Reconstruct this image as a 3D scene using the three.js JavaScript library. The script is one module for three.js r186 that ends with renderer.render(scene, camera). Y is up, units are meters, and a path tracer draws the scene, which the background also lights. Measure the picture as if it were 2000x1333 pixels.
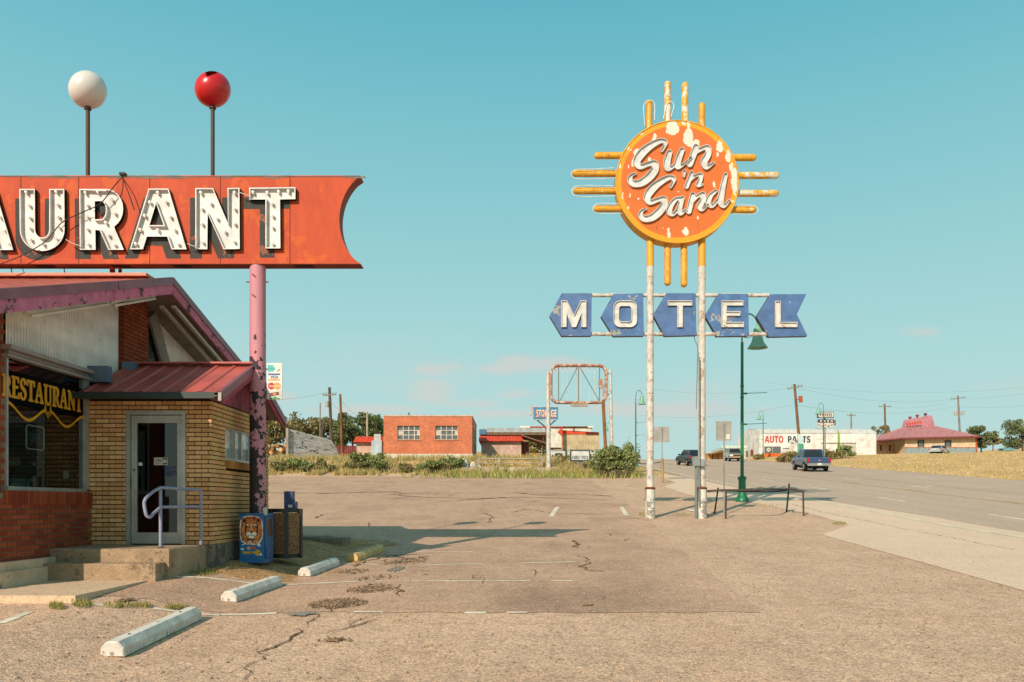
import * as THREE from 'three';
import { mergeGeometries } from 'three/addons/utils/BufferGeometryUtils.js';
import { FontLoader } from 'three/addons/loaders/FontLoader.js';

// ---------- camera, sky, sun, exposure ----------
const IW = 1024, IH = 682, F = 1600, EYE = 1.75, HY = 985;      // focal length and eye line in 2000 px units
const scene = new THREE.Scene();
const camera = new THREE.PerspectiveCamera(2 * Math.atan(666.5 / F) * 180 / Math.PI, IW / IH, 0.1, 3000);
camera.position.set(0, EYE, 0);
camera.lookAt(0, EYE, -10);
camera.setViewOffset(IW, IH, 0, -163, IW, IH);
const renderer = new THREE.WebGLRenderer({ antialias: true });
renderer.setSize(IW, IH);
renderer.toneMapping = THREE.LinearToneMapping;
renderer.toneMappingExposure = 1.18;
renderer.shadowMap.enabled = true;
const SUN = new THREE.Vector3(-0.76, 1, 1.5).normalize();
const sun = new THREE.DirectionalLight(new THREE.Color(1, 0.83, 0.69), 4.35);
sun.position.copy(SUN).multiplyScalar(150); sun.target.position.set(0, 0, -30);
sun.position.add(sun.target.position);
sun.castShadow = true; sun.shadow.mapSize.set(4096, 4096);
Object.assign(sun.shadow.camera, { left: -90, right: 120, top: 90, bottom: -60, near: 1, far: 420 });
scene.add(sun, sun.target);

// ---------- noise ----------
function rng(seed) { let a = seed >>> 0; return () => { a |= 0; a = a + 0x6D2B79F5 | 0; let t = Math.imul(a ^ a >>> 15, 1 | a); t = t + Math.imul(t ^ t >>> 7, 61 | t) ^ t; return ((t ^ t >>> 14) >>> 0) / 4294967296; }; }
function hash(x, y, s) { let h = Math.imul(x, 374761393) + Math.imul(y, 668265263) + Math.imul(s, 1442695041) | 0; h = Math.imul(h ^ h >>> 13, 1274126177); return ((h ^ h >>> 16) >>> 0) / 4294967296; }
const sm = t => t * t * (3 - 2 * t), cl = (v, a = 0, b = 1) => Math.min(b, Math.max(a, v)), mix = (a, b, t) => a + (b - a) * t;
const sstep = (a, b, v) => sm(cl((v - a) / (b - a)));
const RT = new Float32Array(65536); { const r = rng(20240); for (let i = 0; i < 65536; i++) RT[i] = r(); }
function vn(x, y, s, p) {                                             // value noise, period p (lattice cells)
  let xi = Math.floor(x), yi = Math.floor(y), fx = x - xi, fy = y - yi; fx = fx * fx * (3 - 2 * fx); fy = fy * fy * (3 - 2 * fy);
  let x1 = xi + 1, y1 = yi + 1; if (p) { xi %= p; if (xi < 0) xi += p; yi %= p; if (yi < 0) yi += p; x1 %= p; if (x1 < 0) x1 += p; y1 %= p; if (y1 < 0) y1 += p; }
  const o = s * 7919, a0 = (o + yi * 4391) | 0, a1 = (o + y1 * 4391) | 0, k0 = xi * 211, k1 = x1 * 211;
  const A = RT[(a0 + k0) & 65535], B = RT[(a0 + k1) & 65535], C = RT[(a1 + k0) & 65535], D = RT[(a1 + k1) & 65535];
  const t = A + (B - A) * fx; return t + (C + (D - C) * fx - t) * fy;
}
function fbm(u, v, p, oct, s) { let r = 0, a = 0.5, t = 0; for (let i = 0; i < oct; i++) { r += a * vn(u * p, v * p, s + i, p); t += a; a *= 0.55; p *= 2; } return r / t; }

// ---------- sky: air and a few thin clouds, computed by direction ----------
{
  const w = 1536, h = 768, d = new Float32Array(w * h * 4), lin = c => { c /= 255; return c <= 0.04045 ? c / 12.92 : ((c + 0.055) / 1.055) ** 2.4; };
  const stops = [[-90, 205, 208, 196], [-2, 206, 214, 204], [0.5, 196, 217, 210], [4, 184, 217, 214], [9, 172, 214, 214], [16, 152, 205, 209], [24, 125, 192, 203], [32, 95, 176, 194], [45, 92, 160, 182], [90, 104, 150, 168]];
  const clouds = [[1050, 712, 95, 15], [985, 722, 60, 9], [840, 722, 42, 9], [885, 718, 22, 7], [840, 764, 45, 20], [905, 790, 60, 6], [985, 808, 60, 8], [1010, 770, 40, 6], [1800, 648, 34, 7], [555, 775, 22, 7], [1300, 800, 160, 12], [700, 800, 120, 8]];
  for (let j = 0; j < h; j++) for (let i = 0; i < w; i++) {
    const el = ((j + 0.5) / h - 0.5) * 180, az = ((i + 0.5) / w - 0.5) * 2 * Math.PI;
    const ce = Math.cos(el * Math.PI / 180), x = Math.cos(az) * ce, z = Math.sin(az) * ce, y = Math.sin(el * Math.PI / 180);
    let k = 0; while (k < stops.length - 2 && el > stops[k + 1][0]) k++;
    const A = stops[k], B = stops[k + 1], t = cl((el - A[0]) / (B[0] - A[0]));
    let c = [1, 2, 3].map(q => lin(mix(A[q], B[q], t)));
    let dens = 0;
    if (z < -0.2) {
      const px = 1000 - x / z * F, py = HY + y / z * F;
      for (const [cx, cy, rx, ry] of clouds) { const q = ((px - cx) / rx) ** 2 + ((py - cy) / ry) ** 2; if (q < 3) dens = Math.max(dens, sstep(1.9, 0.2, q + 1.4 * (fbm(px / 400, py / 160, 8, 4, 5) - 0.5) * 2)); }
    }
    if (el > 0.5 && el < 14) dens = Math.max(dens, 0.45 * sstep(0.5, 0.72, fbm(az * 0.9 + 3, el * 0.035, 8, 4, 9)) * sstep(0.5, 3, el) * sstep(14, 5, el));
    const glow = Math.exp(-Math.acos(cl(x * SUN.x + y * SUN.y + z * SUN.z, -1, 1)) / 0.42); c = [c[0] + 0.75 * glow, c[1] + 0.62 * glow, c[2] + 0.46 * glow];
    const cc = [lin(214), lin(206), lin(200)];
    c = c.map((v, q) => mix(v, cc[q], dens * 0.62));
    const o = (j * w + i) * 4; d[o] = c[0] / 1.15; d[o + 1] = c[1] / 1.15; d[o + 2] = c[2] / 1.15; d[o + 3] = 1;
  }
  const sky = new THREE.DataTexture(d, w, h, THREE.RGBAFormat, THREE.FloatType);
  sky.mapping = THREE.EquirectangularReflectionMapping; sky.magFilter = sky.minFilter = THREE.LinearFilter; sky.wrapS = THREE.RepeatWrapping; sky.needsUpdate = true;
  scene.background = sky; scene.environment = sky;
}

// ---------- picture units to metres, and the lie of the land ----------
const at = (px, py, D) => new THREE.Vector3((px - 1000) * D / F, EYE + (HY - py) * D / F, -D);
const xa = (px, D) => (px - 1000) * D / F, ya = (py, D) => EYE + (HY - py) * D / F;
function g(X, D) {
  let y = D < 18 ? 0.0375 * D : D < 28 ? 0.0375 * D + 0.00195 * (D - 18) ** 2 : 1.245 + 0.0765 * (D - 28);
  if (D > 118) { const t = Math.min(D, 142) - 118; y = 8.13 + 0.0765 * t - 0.0765 * t * t / 48; if (D > 142) y -= (D - 142) * 0.012; }
  y += 1.15 * sstep(61, 69, D) * sstep(8.5, 4.5, X) * sstep(160, 120, D);          // terrace behind the lot
  if (X > 35) y += Math.min(X - 35, 60) * 0.019 * sstep(40, 110, D) + 0.3 * sstep(35, 41, X) * sstep(30, 60, D);
  if (X < -3.4 && D < 24) y += 0.2 * sstep(-3.5, -5.0, X) * sstep(23, 17, D);       // ground banked against the restaurant
  if (D > 150) y += 14 * sstep(100, 190, X) * sstep(150, 230, D);
  return y;
}
function gp(px, py, off = 0) {                                        // ground point under a picture point
  let a = 1, b = 150; const k = (HY - py) / F, q = D => EYE + k * D - g(xa(px, D), D);
  for (let i = 0; i < 50; i++) { const m = (a + b) / 2; if (q(m) > 0) a = m; else b = m; }
  const D = (a + b) / 2, X = xa(px, D); return new THREE.Vector3(X, g(X, D) + off, -D);
}

// ---------- geometry helpers ----------
const V = (x, y, z) => new THREE.Vector3(x, y, z);
const tint = (geo, r, gg = r, b = r) => { geo.userData.tint = [r, gg, b]; return geo; };
function box(w, h, d, x = 0, y = 0, z = 0, ry = 0, rx = 0, rz = 0) { const o = new THREE.BoxGeometry(w, h, d); if (rx) o.rotateX(rx); if (rz) o.rotateZ(rz); if (ry) o.rotateY(ry); o.translate(x, y, z); return o; }
const bb = (x0, x1, y0, y1, z0, z1) => box(Math.abs(x1 - x0), Math.abs(y1 - y0), Math.abs(z1 - z0), (x0 + x1) / 2, (y0 + y1) / 2, (z0 + z1) / 2);
function cyl(r0, r1, h, x = 0, y = 0, z = 0, n = 16) { const o = new THREE.CylinderGeometry(r1, r0, h, n); o.translate(x, y + h / 2, z); return o; }
function beam(a, b, r, n = 8, r2 = r) { const d = V().subVectors(b, a), o = new THREE.CylinderGeometry(r2, r, d.length(), n); o.translate(0, d.length() / 2, 0); o.applyQuaternion(new THREE.Quaternion().setFromUnitVectors(V(0, 1, 0), d.normalize())); o.translate(a.x, a.y, a.z); return o; }
function bar(a, b, w, h) {                                            // rectangular bar, h kept as upright as possible
  const d = V().subVectors(b, a), L = d.length(), o = new THREE.BoxGeometry(w, h, L), m = new THREE.Matrix4().lookAt(b, a, V(0, 1, 0));
  o.applyMatrix4(m); o.translate((a.x + b.x) / 2, (a.y + b.y) / 2, (a.z + b.z) / 2); return o;
}
const tube = (pts, r, seg = pts.length * 4, n = 6, closed = false) => new THREE.TubeGeometry(new THREE.CatmullRomCurve3(pts, closed), seg, r, n, closed);
const lathe = (pts, n = 20, x = 0, y = 0, z = 0) => { const o = new THREE.LatheGeometry(pts.map(p => new THREE.Vector2(p[0], p[1])), n); o.translate(x, y, z); return o; };
const shape = pts => { const s = new THREE.Shape(); pts.forEach((p, i) => i ? s.lineTo(p[0], p[1]) : s.moveTo(p[0], p[1])); s.closePath(); return s; };
function ext(pts, depth, bevel = 0) { const o = new THREE.ExtrudeGeometry(shape(pts), { depth, bevelEnabled: bevel > 0, bevelSize: bevel, bevelThickness: bevel, bevelOffset: -bevel, bevelSegments: 1, curveSegments: 8 }); return o; }
function quads(list) { const p = []; for (const [a, b, c, d] of list) for (const v of [a, b, c, a, c, d]) p.push(v.x, v.y, v.z); const o = new THREE.BufferGeometry(); o.setAttribute('position', new THREE.Float32BufferAttribute(p, 3)); o.computeVertexNormals(); return o; }
function prep(o, keepUV) {
  let r = o.index ? o.toNonIndexed() : o; const t = o.userData.tint;
  if (!r.attributes.normal) r.computeVertexNormals();
  for (const k of Object.keys(r.attributes)) if (!['position', 'normal', 'color'].includes(k) && !(k === 'uv' && keepUV)) r.deleteAttribute(k);
  if (!r.attributes.uv) {
    const p = r.attributes.position, n = p.count, uv = new Float32Array(n * 2), a = V(), b = V(), c = V();
    for (let i = 0; i < n; i += 3) {
      a.fromBufferAttribute(p, i); b.fromBufferAttribute(p, i + 1); c.fromBufferAttribute(p, i + 2);
      const nn = b.clone().sub(a).cross(c.clone().sub(a)), ax = Math.abs(nn.x), ay = Math.abs(nn.y), az = Math.abs(nn.z);
      [a, b, c].forEach((v, k) => { const q = ay >= ax && ay >= az ? [v.x, -v.z] : ax >= az ? [v.z, v.y] : [v.x, v.y]; uv[(i + k) * 2] = q[0]; uv[(i + k) * 2 + 1] = q[1]; });
    }
    r.setAttribute('uv', new THREE.BufferAttribute(uv, 2));
  }
  r.userData = { tint: t }; return r;
}
function merge(geos, keepUV) {
  const L = geos.filter(Boolean).map(o => prep(o, keepUV)), anyC = L.some(o => o.userData.tint || o.attributes.color);
  if (anyC) for (const o of L) if (!o.attributes.color) { const t = o.userData.tint || [1, 1, 1], n = o.attributes.position.count, c = new Float32Array(n * 3); for (let i = 0; i < n; i++) c.set(t, i * 3); o.setAttribute('color', new THREE.BufferAttribute(c, 3)); }
  for (const o of L) o.userData = {};
  return L.length === 1 ? L[0] : mergeGeometries(L, false);
}
const used = {};
const numbered = n => { const k = used[n] = (used[n] || 0) + 1; return k === 1 ? n : n + '_' + String(k - 1).padStart(3, '0'); };
function obj(name, geos, mat, parent = scene, keepUV = false) {
  const geo = Array.isArray(geos) ? merge(geos, keepUV) : geos.userData.ready ? geos : merge([geos], keepUV);
  const m = new THREE.Mesh(geo, mat); m.name = parent === scene ? numbered(name) : name; m.castShadow = m.receiveShadow = true; parent.add(m);
  return m;
}
const ready = (geos, keepUV) => { const r = merge(Array.isArray(geos) ? geos : [geos], keepUV); r.userData.ready = true; return r; };
function tag(o, label, category, group) { o.userData.label = label; o.userData.category = category; if (group) o.userData.group = group; return o; }
function thing(name, label, category, pos = [0, 0, 0], group) { const o = new THREE.Group(); o.name = numbered(name); o.position.set(...pos); scene.add(o); return tag(o, label, category, group); }
function part(name, parent) { const o = new THREE.Group(); o.name = name; parent.add(o); return o; }
function struct(name, geos, mat, keepUV) { const o = obj(name, geos, mat, scene, keepUV); o.userData.kind = 'structure'; return o; }
function stuff(o, label, category) { o.userData.kind = 'stuff'; if (label) { o.userData.label = label; o.userData.category = category; } return o; }
function copyOf(src, pos, label, turn = 0, scale = 1) { const c = src.clone(); c.name = numbered(src.name.replace(/_\d\d\d$/, '')); c.position.set(...pos); c.rotation.y = turn; c.scale.setScalar(scale); c.userData = { ...src.userData, label }; scene.add(c); return c; }

// ---------- textures and materials ----------
const S = v => new THREE.Color(v);
function tex(n, fn, srgb = true, rep = 1) {
  const d = new Uint8Array(n * n * 4);
  for (let j = 0; j < n; j++) for (let i = 0; i < n; i++) { const c = fn((i + 0.5) / n, (j + 0.5) / n, i, j), o = (j * n + i) * 4; if (typeof c === 'number') d[o] = d[o + 1] = d[o + 2] = c; else { d[o] = c[0]; d[o + 1] = c[1]; d[o + 2] = c[2]; } d[o + 3] = 255; }
  const t = new THREE.DataTexture(d, n, n); t.wrapS = t.wrapT = THREE.RepeatWrapping; t.magFilter = THREE.LinearFilter; t.minFilter = THREE.LinearMipmapLinearFilter; t.generateMipmaps = true; t.repeat.set(rep, rep);
  if (srgb) t.colorSpace = THREE.SRGBColorSpace; t.needsUpdate = true; return t;
}
const grime = tex(512, (u, v) => 255 * cl(0.92 + 0.3 * (fbm(u, v, 6, 6, 3) - 0.5) + 0.1 * (fbm(u, v, 40, 3, 8) - 0.5)), true, 0.5);
const grainB = tex(512, (u, v) => 255 * fbm(u, v, 48, 4, 21), false, 1);
function mat(color, rough = 0.8, o = {}) { const { plain, ...r } = o; return new THREE.MeshPhysicalMaterial({ color: S(color), roughness: rough, specularIntensity: rough > 0.55 ? 0.35 : 1, map: plain ? null : grime, vertexColors: !!o.vertexColors, side: THREE.DoubleSide, ...r }); }
// two-layer paint: flakes gone where noise passes a threshold
const hexc = h => { const c = parseInt(h.slice(1), 16); return [c >> 16, c >> 8 & 255, c & 255]; };
function peel(top, under, amount, seed, freq = 8, o = {}) {
  const A = hexc(top), B = hexc(under), C = o.third ? hexc(o.third) : null, n = o.n || 512;
  return tex(n, (u, v) => {
    const f = fbm(u, v, freq, 6, seed), f2 = fbm(u, v, freq * 0.5, 3, seed + 40), k = 0.93 + 0.14 * (fbm(u, v, 12, 4, seed + 9) - 0.5) * 2;
    const f3 = fbm(u, v, freq * 5, 3, seed + 60), thr = 1 - amount; let c = f * 0.46 + f2 * 0.3 + f3 * 0.24 + (o.bias ? o.bias(u, v) : 0) > thr ? B : A;
    if (C && fbm(u, v, freq * 1.5, 4, seed + 77) > 0.70) c = C;
    return c.map(q => cl(q * k, 0, 255));
  }, true, o.rep || 0.5);
}
const fonts = {};
for (const [k, f] of [['sans', 'droid_sans_bold'], ['serif', 'droid_serif_bold'], ['reg', 'droid_sans_regular']]) fonts[k] = await new FontLoader().loadAsync('fonts/droid/' + f + '.typeface.json');
function text(str, font, w, h, depth = 0) {                           // lettering fitted to w x h, centred, facing +z
  const sh = fonts[font].generateShapes(str, 10), o = depth ? new THREE.ExtrudeGeometry(sh, { depth: 1, bevelEnabled: false, curveSegments: 5 }) : new THREE.ShapeGeometry(sh, 5);
  o.computeBoundingBox(); const b = o.boundingBox; o.translate(-(b.min.x + b.max.x) / 2, -(b.min.y + b.max.y) / 2, 0); o.scale(w / (b.max.x - b.min.x), h / (b.max.y - b.min.y), depth || 1); return o;
}
// channel letter: a tray with raised walls. loops keep the material on their left.
const area = L => { let s = 0; for (let i = 0; i < L.length; i++) { const a = L[i], b = L[(i + 1) % L.length]; s += a[0] * b[1] - b[0] * a[1]; } return s / 2; };
function offs(L, t) { const n = L.length; return L.map((p, i) => { const a = L[(i + n - 1) % n], b = L[(i + 1) % n]; let x1 = p[0] - a[0], y1 = p[1] - a[1], x2 = b[0] - p[0], y2 = b[1] - p[1]; const l1 = Math.hypot(x1, y1) || 1e-9, l2 = Math.hypot(x2, y2) || 1e-9; x1 /= l1; y1 /= l1; x2 /= l2; y2 /= l2; let nx = -(y1 + y2), ny = x1 + x2; const l = Math.hypot(nx, ny) || 1e-9; nx /= l; ny /= l; const k = Math.min(2, 1 / Math.max(0.4, nx * -y1 + ny * x1)); return [p[0] + nx * t * k, p[1] + ny * t * k]; }); }
function channel(outers, holes, pr, wall) {
  outers = outers.map(L => area(L) > 0 ? L : [...L].reverse()); holes = holes.map(L => area(L) < 0 ? L : [...L].reverse());
  const inside = (p, L) => { let c = false; for (let i = 0, j = L.length - 1; i < L.length; j = i++) if ((L[i][1] > p[1]) !== (L[j][1] > p[1]) && p[0] < (L[j][0] - L[i][0]) * (p[1] - L[i][1]) / (L[j][1] - L[i][1]) + L[i][0]) c = !c; return c; };
  const floor = outers.map(L => { const s = shape(L); for (const h of holes) if (inside(h[0], L)) s.holes.push(new THREE.Path(h.map(p => new THREE.Vector2(p[0], p[1])))); const o = new THREE.ShapeGeometry(s); o.translate(0, 0, 0.012); return o; });
  const inner = [], outer = [];
  for (const L of [...outers, ...holes]) { const I = offs(L, wall); for (let i = 0; i < L.length; i++) { const j = (i + 1) % L.length, a = L[i], b = L[j], c = I[i], d = I[j];
    outer.push([V(a[0], a[1], 0), V(b[0], b[1], 0), V(b[0], b[1], pr), V(a[0], a[1], pr)]);
    inner.push([V(a[0], a[1], pr), V(b[0], b[1], pr), V(d[0], d[1], pr), V(c[0], c[1], pr)], [V(d[0], d[1], 0.012), V(c[0], c[1], 0.012), V(c[0], c[1], pr), V(d[0], d[1], pr)]); } }
  return { face: [...floor, quads(inner)], side: quads(outer) };
}
// ---------- ground ----------
const quadsUp = L => quads(L.map(q => V().subVectors(q[1], q[0]).cross(V().subVectors(q[2], q[0])).y < 0 ? [q[0], q[3], q[2], q[1]] : q));
const grainTex = (base, con, seed, n = 1024) => tex(n, (u, v, i, j) => {
  const a = hash(i, j, seed), b = hash(i >> 1, j >> 1, seed + 1), c = hash(i >> 2, j >> 2, seed + 2), f = fbm(u, v, 24, 4, seed + 3);
  const e = hash((i + 3) >> 3, (j + 5) >> 3, seed + 4), s = 1 + con * ((a - 0.5) * 0.35 + (b - 0.5) * 0.6 + (c - 0.5) * 0.8 + (e - 0.5) * 0.5 + (f - 0.5) * 0.5), w = (c - 0.5) * 20 * con;
  const dark = hash(i >> 2, j >> 2, seed + 7) > 0.985 ? 0.7 : 1;
  return [cl(base[0] * s * dark + w, 0, 255), cl(base[1] * s * dark, 0, 255), cl(base[2] * s * dark - w, 0, 255)];
}, true, 1 / 4);
const grainBump = tex(1024, (u, v, i, j) => 255 * (0.25 * hash(i >> 1, j >> 1, 5) + 0.4 * hash(i >> 2, j >> 2, 6) + 0.2 * hash(i >> 3, j >> 3, 8) + 0.15 * fbm(u, v, 32, 3, 7)), false, 1 / 4);
const mGravel = new THREE.MeshPhysicalMaterial({ specularIntensity: 0.15, map: grainTex([193, 161, 134], 0.32, 11), bumpMap: grainBump, bumpScale: 0.008, roughness: 0.95, vertexColors: true });
const mAsph = new THREE.MeshPhysicalMaterial({ specularIntensity: 0.15, map: grainTex([184, 152, 127], 0.28, 31), bumpMap: grainBump, bumpScale: 0.006, roughness: 0.95, vertexColors: true });
const mRoad = new THREE.MeshPhysicalMaterial({ specularIntensity: 0.15, map: grainTex([184, 161, 141], 0.14, 51), bumpMap: grainBump, bumpScale: 0.002, roughness: 0.9, vertexColors: true });
const mConc = new THREE.MeshPhysicalMaterial({ specularIntensity: 0.15, map: grainTex([210, 183, 156], 0.12, 71), bumpMap: grainBump, bumpScale: 0.002, roughness: 0.9, vertexColors: true });
const mDirt = new THREE.MeshPhysicalMaterial({ specularIntensity: 0.15, map: grainTex([186, 146, 102], 0.5, 91), bumpMap: grainBump, bumpScale: 0.01, roughness: 1, vertexColors: true });
const mDry = new THREE.MeshPhysicalMaterial({ specularIntensity: 0.15, map: grainTex([196, 160, 112], 0.5, 95), bumpMap: grainBump, bumpScale: 0.02, roughness: 1, vertexColors: true });
const range = (a, b, s) => { const n = Math.max(1, Math.round((b - a) / s)), r = []; for (let i = 0; i <= n; i++) r.push(a + (b - a) * i / n); return r; };
function sheetGeo(Ds, xL, xR, nx, off, colFn, edge) {
  const P = [], C = [], I = []; const fl = typeof xL === 'number' ? () => xL : xL, fr = typeof xR === 'number' ? () => xR : xR;
  Ds.forEach((D0, j) => { for (let i = 0; i <= nx; i++) { const x = mix(fl(D0), fr(D0), i / nx), D = D0 + (edge && j === 0 ? edge(x) : 0), o = typeof off === 'number' ? off : off(x, D); P.push(x, g(x, D) + o, -D); const c = colFn ? colFn(x, D) : 1; if (typeof c === 'number') C.push(c, c, c); else C.push(...c); if (j && i) { const k = j * (nx + 1) + i, q = k - nx - 1; I.push(q - 1, q, k, q - 1, k, k - 1); } } });
  const o = new THREE.BufferGeometry(); o.setAttribute('position', new THREE.Float32BufferAttribute(P, 3)); o.setAttribute('color', new THREE.Float32BufferAttribute(C, 3)); o.setIndex(I); o.computeVertexNormals(); return o;
}
const blotch = (x, D, s, k) => 1 + k * (fbm(x / 16 + 9, D / 16 + 9, 16, 5, s) - 0.5) * 2;
const Dg = [...range(-14, 30, 1), ...range(30, 66, 1).slice(1), ...range(66, 150, 2).slice(1), ...range(150, 420, 9).slice(1)];
const underSheets = (x, D) => D < 58 && x < 11 && x > -20 ? -0.7 : D < 63 && x < 13 && x > -24 ? -0.05 : x >= 12.5 && x < 35 ? -0.05 : 0;
struct('ground', sheetGeo(Dg, -150, 260, 205, underSheets, (x, D) => { const b = blotch(x, D, 61, 0.22), gr = sstep(0.45, 0.65, fbm(x / 30 + 5, D / 30 + 5, 10, 4, 66)); return [b * mix(1, 0.85, gr), b * mix(1, 0.93, gr), b * mix(1, 0.8, gr)]; }), mDry);
const diag = D => D < 28 ? mix(3.15, 4.66, (D - 10.3) / 17.7) : mix(4.66, 5.5, (D - 28) / 32);
struct('gravel_lot', sheetGeo([...range(-10, 30, 0.5), ...range(30, 63, 1).slice(1)], -22, 13.0, 210, 0, (x, D) => { const b = blotch(x, D, 12, 0.1), dr = sstep(0.5, 0.75, fbm(x / 9 + 3, D / 9 + 1, 9, 5, 23)), tr = 0.05 * (sstep(0.5, 0.1, Math.abs(x - 1.9 - 0.08 * D)) + sstep(0.5, 0.1, Math.abs(x - 3.7 - 0.08 * D))) * fbm(x / 4 + 2, D / 8 + 2, 12, 3, 25); return [b * (1 - 0.05 * dr - tr), b * (1 - 0.075 * dr - tr), b * (1 - 0.1 * dr - tr)]; }), mGravel);
struct('asphalt_lot', sheetGeo([...range(10.28, 30, 0.4), ...range(30, 61.5, 0.8).slice(1)], -20, D => diag(D) + 0.16 * (fbm(D / 9, 0.3, 27, 4, 14) - 0.5), 150, 0.006, (x, D) => {
  const st = sstep(0.5, 0.68, fbm(x / 13 + 2, D / 26 + 4, 13, 5, 17)); const b = blotch(x, D, 15, 0.13), wear = Math.exp(-(((x - 1.3) / 1.5) ** 2 + ((D - 11.5) / 1.5) ** 2));
  const k = b * (1 - 0.13 * st - 0.26 * wear * sstep(diag(D), diag(D) - 1.6, x) * (0.6 + 0.8 * fbm(x / 3 + 3, D / 3 + 3, 12, 4, 19))) * mix(0.97, 1.04, sstep(diag(D) - 1.4, diag(D), x)); return [k, k * 0.985, k * 0.98]; }, x => 0.22 * (fbm(x / 5 + 7, 0.5, 20, 5, 18) - 0.5)), mAsph);
// road, gutter and driveway concrete
const roadL = D => 13.0 + sstep(60, 110, D) * 1.2;
struct('road', sheetGeo([...range(-12, 30, 0.7), ...range(30, 152, 1.5).slice(1)], D => roadL(D), 34.3, 42, 0.0, (x, D) => { const lane = 0.03 * Math.cos((x - 15.2) / 3.5 * Math.PI * 4); const b = blotch(x / 3, D / 5, 22, 0.08); return b * (0.95 + lane); }), mRoad);
function polySheet(name, pix, m, off, seg = 1.2) {                     // polygon given in picture points on the ground, laid on the land
  const P = pix.map(([x, y]) => { const q = gp(x, y); return new THREE.Vector2(q.x, -q.z); }), tris = THREE.ShapeUtils.triangulateShape(P, []), pos = [], col = [];
  const put = p => { pos.push(p.x, g(p.x, p.y) + off, -p.y); const b = blotch(p.x, p.y, 44, 0.07); col.push(b, b, b); };
  const sub = (a, b, c, n) => { const L = Math.max(a.distanceTo(b), b.distanceTo(c), c.distanceTo(a)); if (L < seg || n > 7) { const up = (b.x - a.x) * (c.y - a.y) - (b.y - a.y) * (c.x - a.x) > 0; put(a); put(up ? b : c); put(up ? c : b); return; }
    const ab = a.clone().add(b).multiplyScalar(0.5), bc = b.clone().add(c).multiplyScalar(0.5), ca = c.clone().add(a).multiplyScalar(0.5); sub(a, ab, ca, n + 1); sub(ab, b, bc, n + 1); sub(ca, bc, c, n + 1); sub(ab, bc, ca, n + 1); };
  for (const [i, j, k] of tris) sub(P[i], P[j], P[k], 0);
  const o = new THREE.BufferGeometry(); o.setAttribute('position', new THREE.Float32BufferAttribute(pos, 3)); o.setAttribute('color', new THREE.Float32BufferAttribute(col, 3)); o.computeVertexNormals(); return struct(name, o, m);
}
polySheet('driveway_apron', [[1605, 1045], [1660, 1026], [1590, 1006], [1480, 984], [1440, 976], [1490, 958], [1640, 983], [1830, 1012], [2060, 1050], [2400, 1105], [2400, 1262], [2000, 1155], [1800, 1099], [1680, 1066]], mConc, 0.007);
polySheet('sidewalk', [[1296, 951], [1340, 966], [1400, 979], [1440, 976], [1500, 966], [1420, 950], [1350, 936], [1296, 926], [1285, 930], [1320, 944]], mConc, 0.009);
// painted markings
const mPaint = mat('#e4d8c0', 1, { specularIntensity: 0 }), mYel = mat('#c9a35e', 0.9, { specularIntensity: 0.1 });
function lineGeo(a, b, w, off, seed = 1, gaps = 0) {
  const r = rng(seed), n = Math.max(2, Math.round(a.distanceTo(b) / 0.35)), q = [], d = V().subVectors(b, a).setY(0).normalize(), s = V(-d.z, 0, d.x).multiplyScalar(w / 2);
  const put = t => { const p = a.clone().lerp(b, t); return p; }, lift = p => V(p.x, g(p.x, -p.z) + (off > 0.0105 && off < 0.0125 && -p.z < 10.2 ? 0.005 : off), p.z);
  for (let i = 0; i < n; i++) { if (r() < gaps) continue; const p0 = put(i / n), p1 = put((i + 1) / n - (r() < gaps ? 0.2 / n : 0)), k0 = 1 - 0.3 * r() * (gaps > 0), k1 = 1 - 0.3 * r() * (gaps > 0);
    q.push([lift(p0.clone().addScaledVector(s, -k0)), lift(p0.clone().addScaledVector(s, k0)), lift(p1.clone().addScaledVector(s, k1)), lift(p1.clone().addScaledVector(s, -k1))]); }
  return q.length ? quadsUp(q) : null;
}
const stall = [[305, 1130, 705, 1137, .02], [705, 1137, 1118, 1136, .3], [690, 1197, 800, 1198, .15], [800, 1198, 960, 1198.5, .55], [950, 1198.5, 1030, 1198, .05], [95, 1177, 228, 1187, 0], [300, 1189, 540, 1199, .12], [660, 1102, 775, 1105, .05], [800, 1106, 1120, 1099, .35], [755, 1078, 900, 1080, .1], [900, 1080, 1130, 1074, .45], [690, 1058, 800, 1057, .2], [730, 1044, 1000, 1040, .5], [965, 1046, 1005, 1042, .1], [1073, 1011, 1260, 1009, .3], [0, 1219, 58, 1196, .05], [1275, 1008, 1350, 1006.5, .25], [820, 968, 850, 963, .3]];
struct('parking_lines', stall.map(([x0, y0, x1, y1, k], i) => lineGeo(gp(x0, y0), gp(x1, y1), 0.11, 0.0112, i + 3, k)), mPaint);
struct('stall_ticks', [lineGeo(gp(1076, 1010), gp(1089, 991), 0.16, 0.012, 4), lineGeo(gp(1224, 1008), gp(1214, 991), 0.16, 0.012, 5), lineGeo(gp(1342, 995), gp(1356, 1000), 0.2, 0.016, 6)], mPaint);
const strip = (x, d0, d1, w, off = 0.006) => lineGeo(V(x, 0, -d0), V(x, 0, -d1), w, off, 9);
struct('road_edge_line', [lineGeo(V(13.75, 0, 2), V(13.45, 0, -60), 0.18, 0.014), lineGeo(V(13.45, 0, -60), V(14.5, 0, -118), 0.18, 0.014), strip(33.6, 5, 118, 0.12)], mPaint);
const dash = []; for (let d = 9; d < 118; d += 9) dash.push(strip(17.3, d, d + 2.8, 0.17), strip(29.6, d + 3, d + 5.8, 0.17));
struct('lane_dashes', dash, mPaint);
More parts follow.
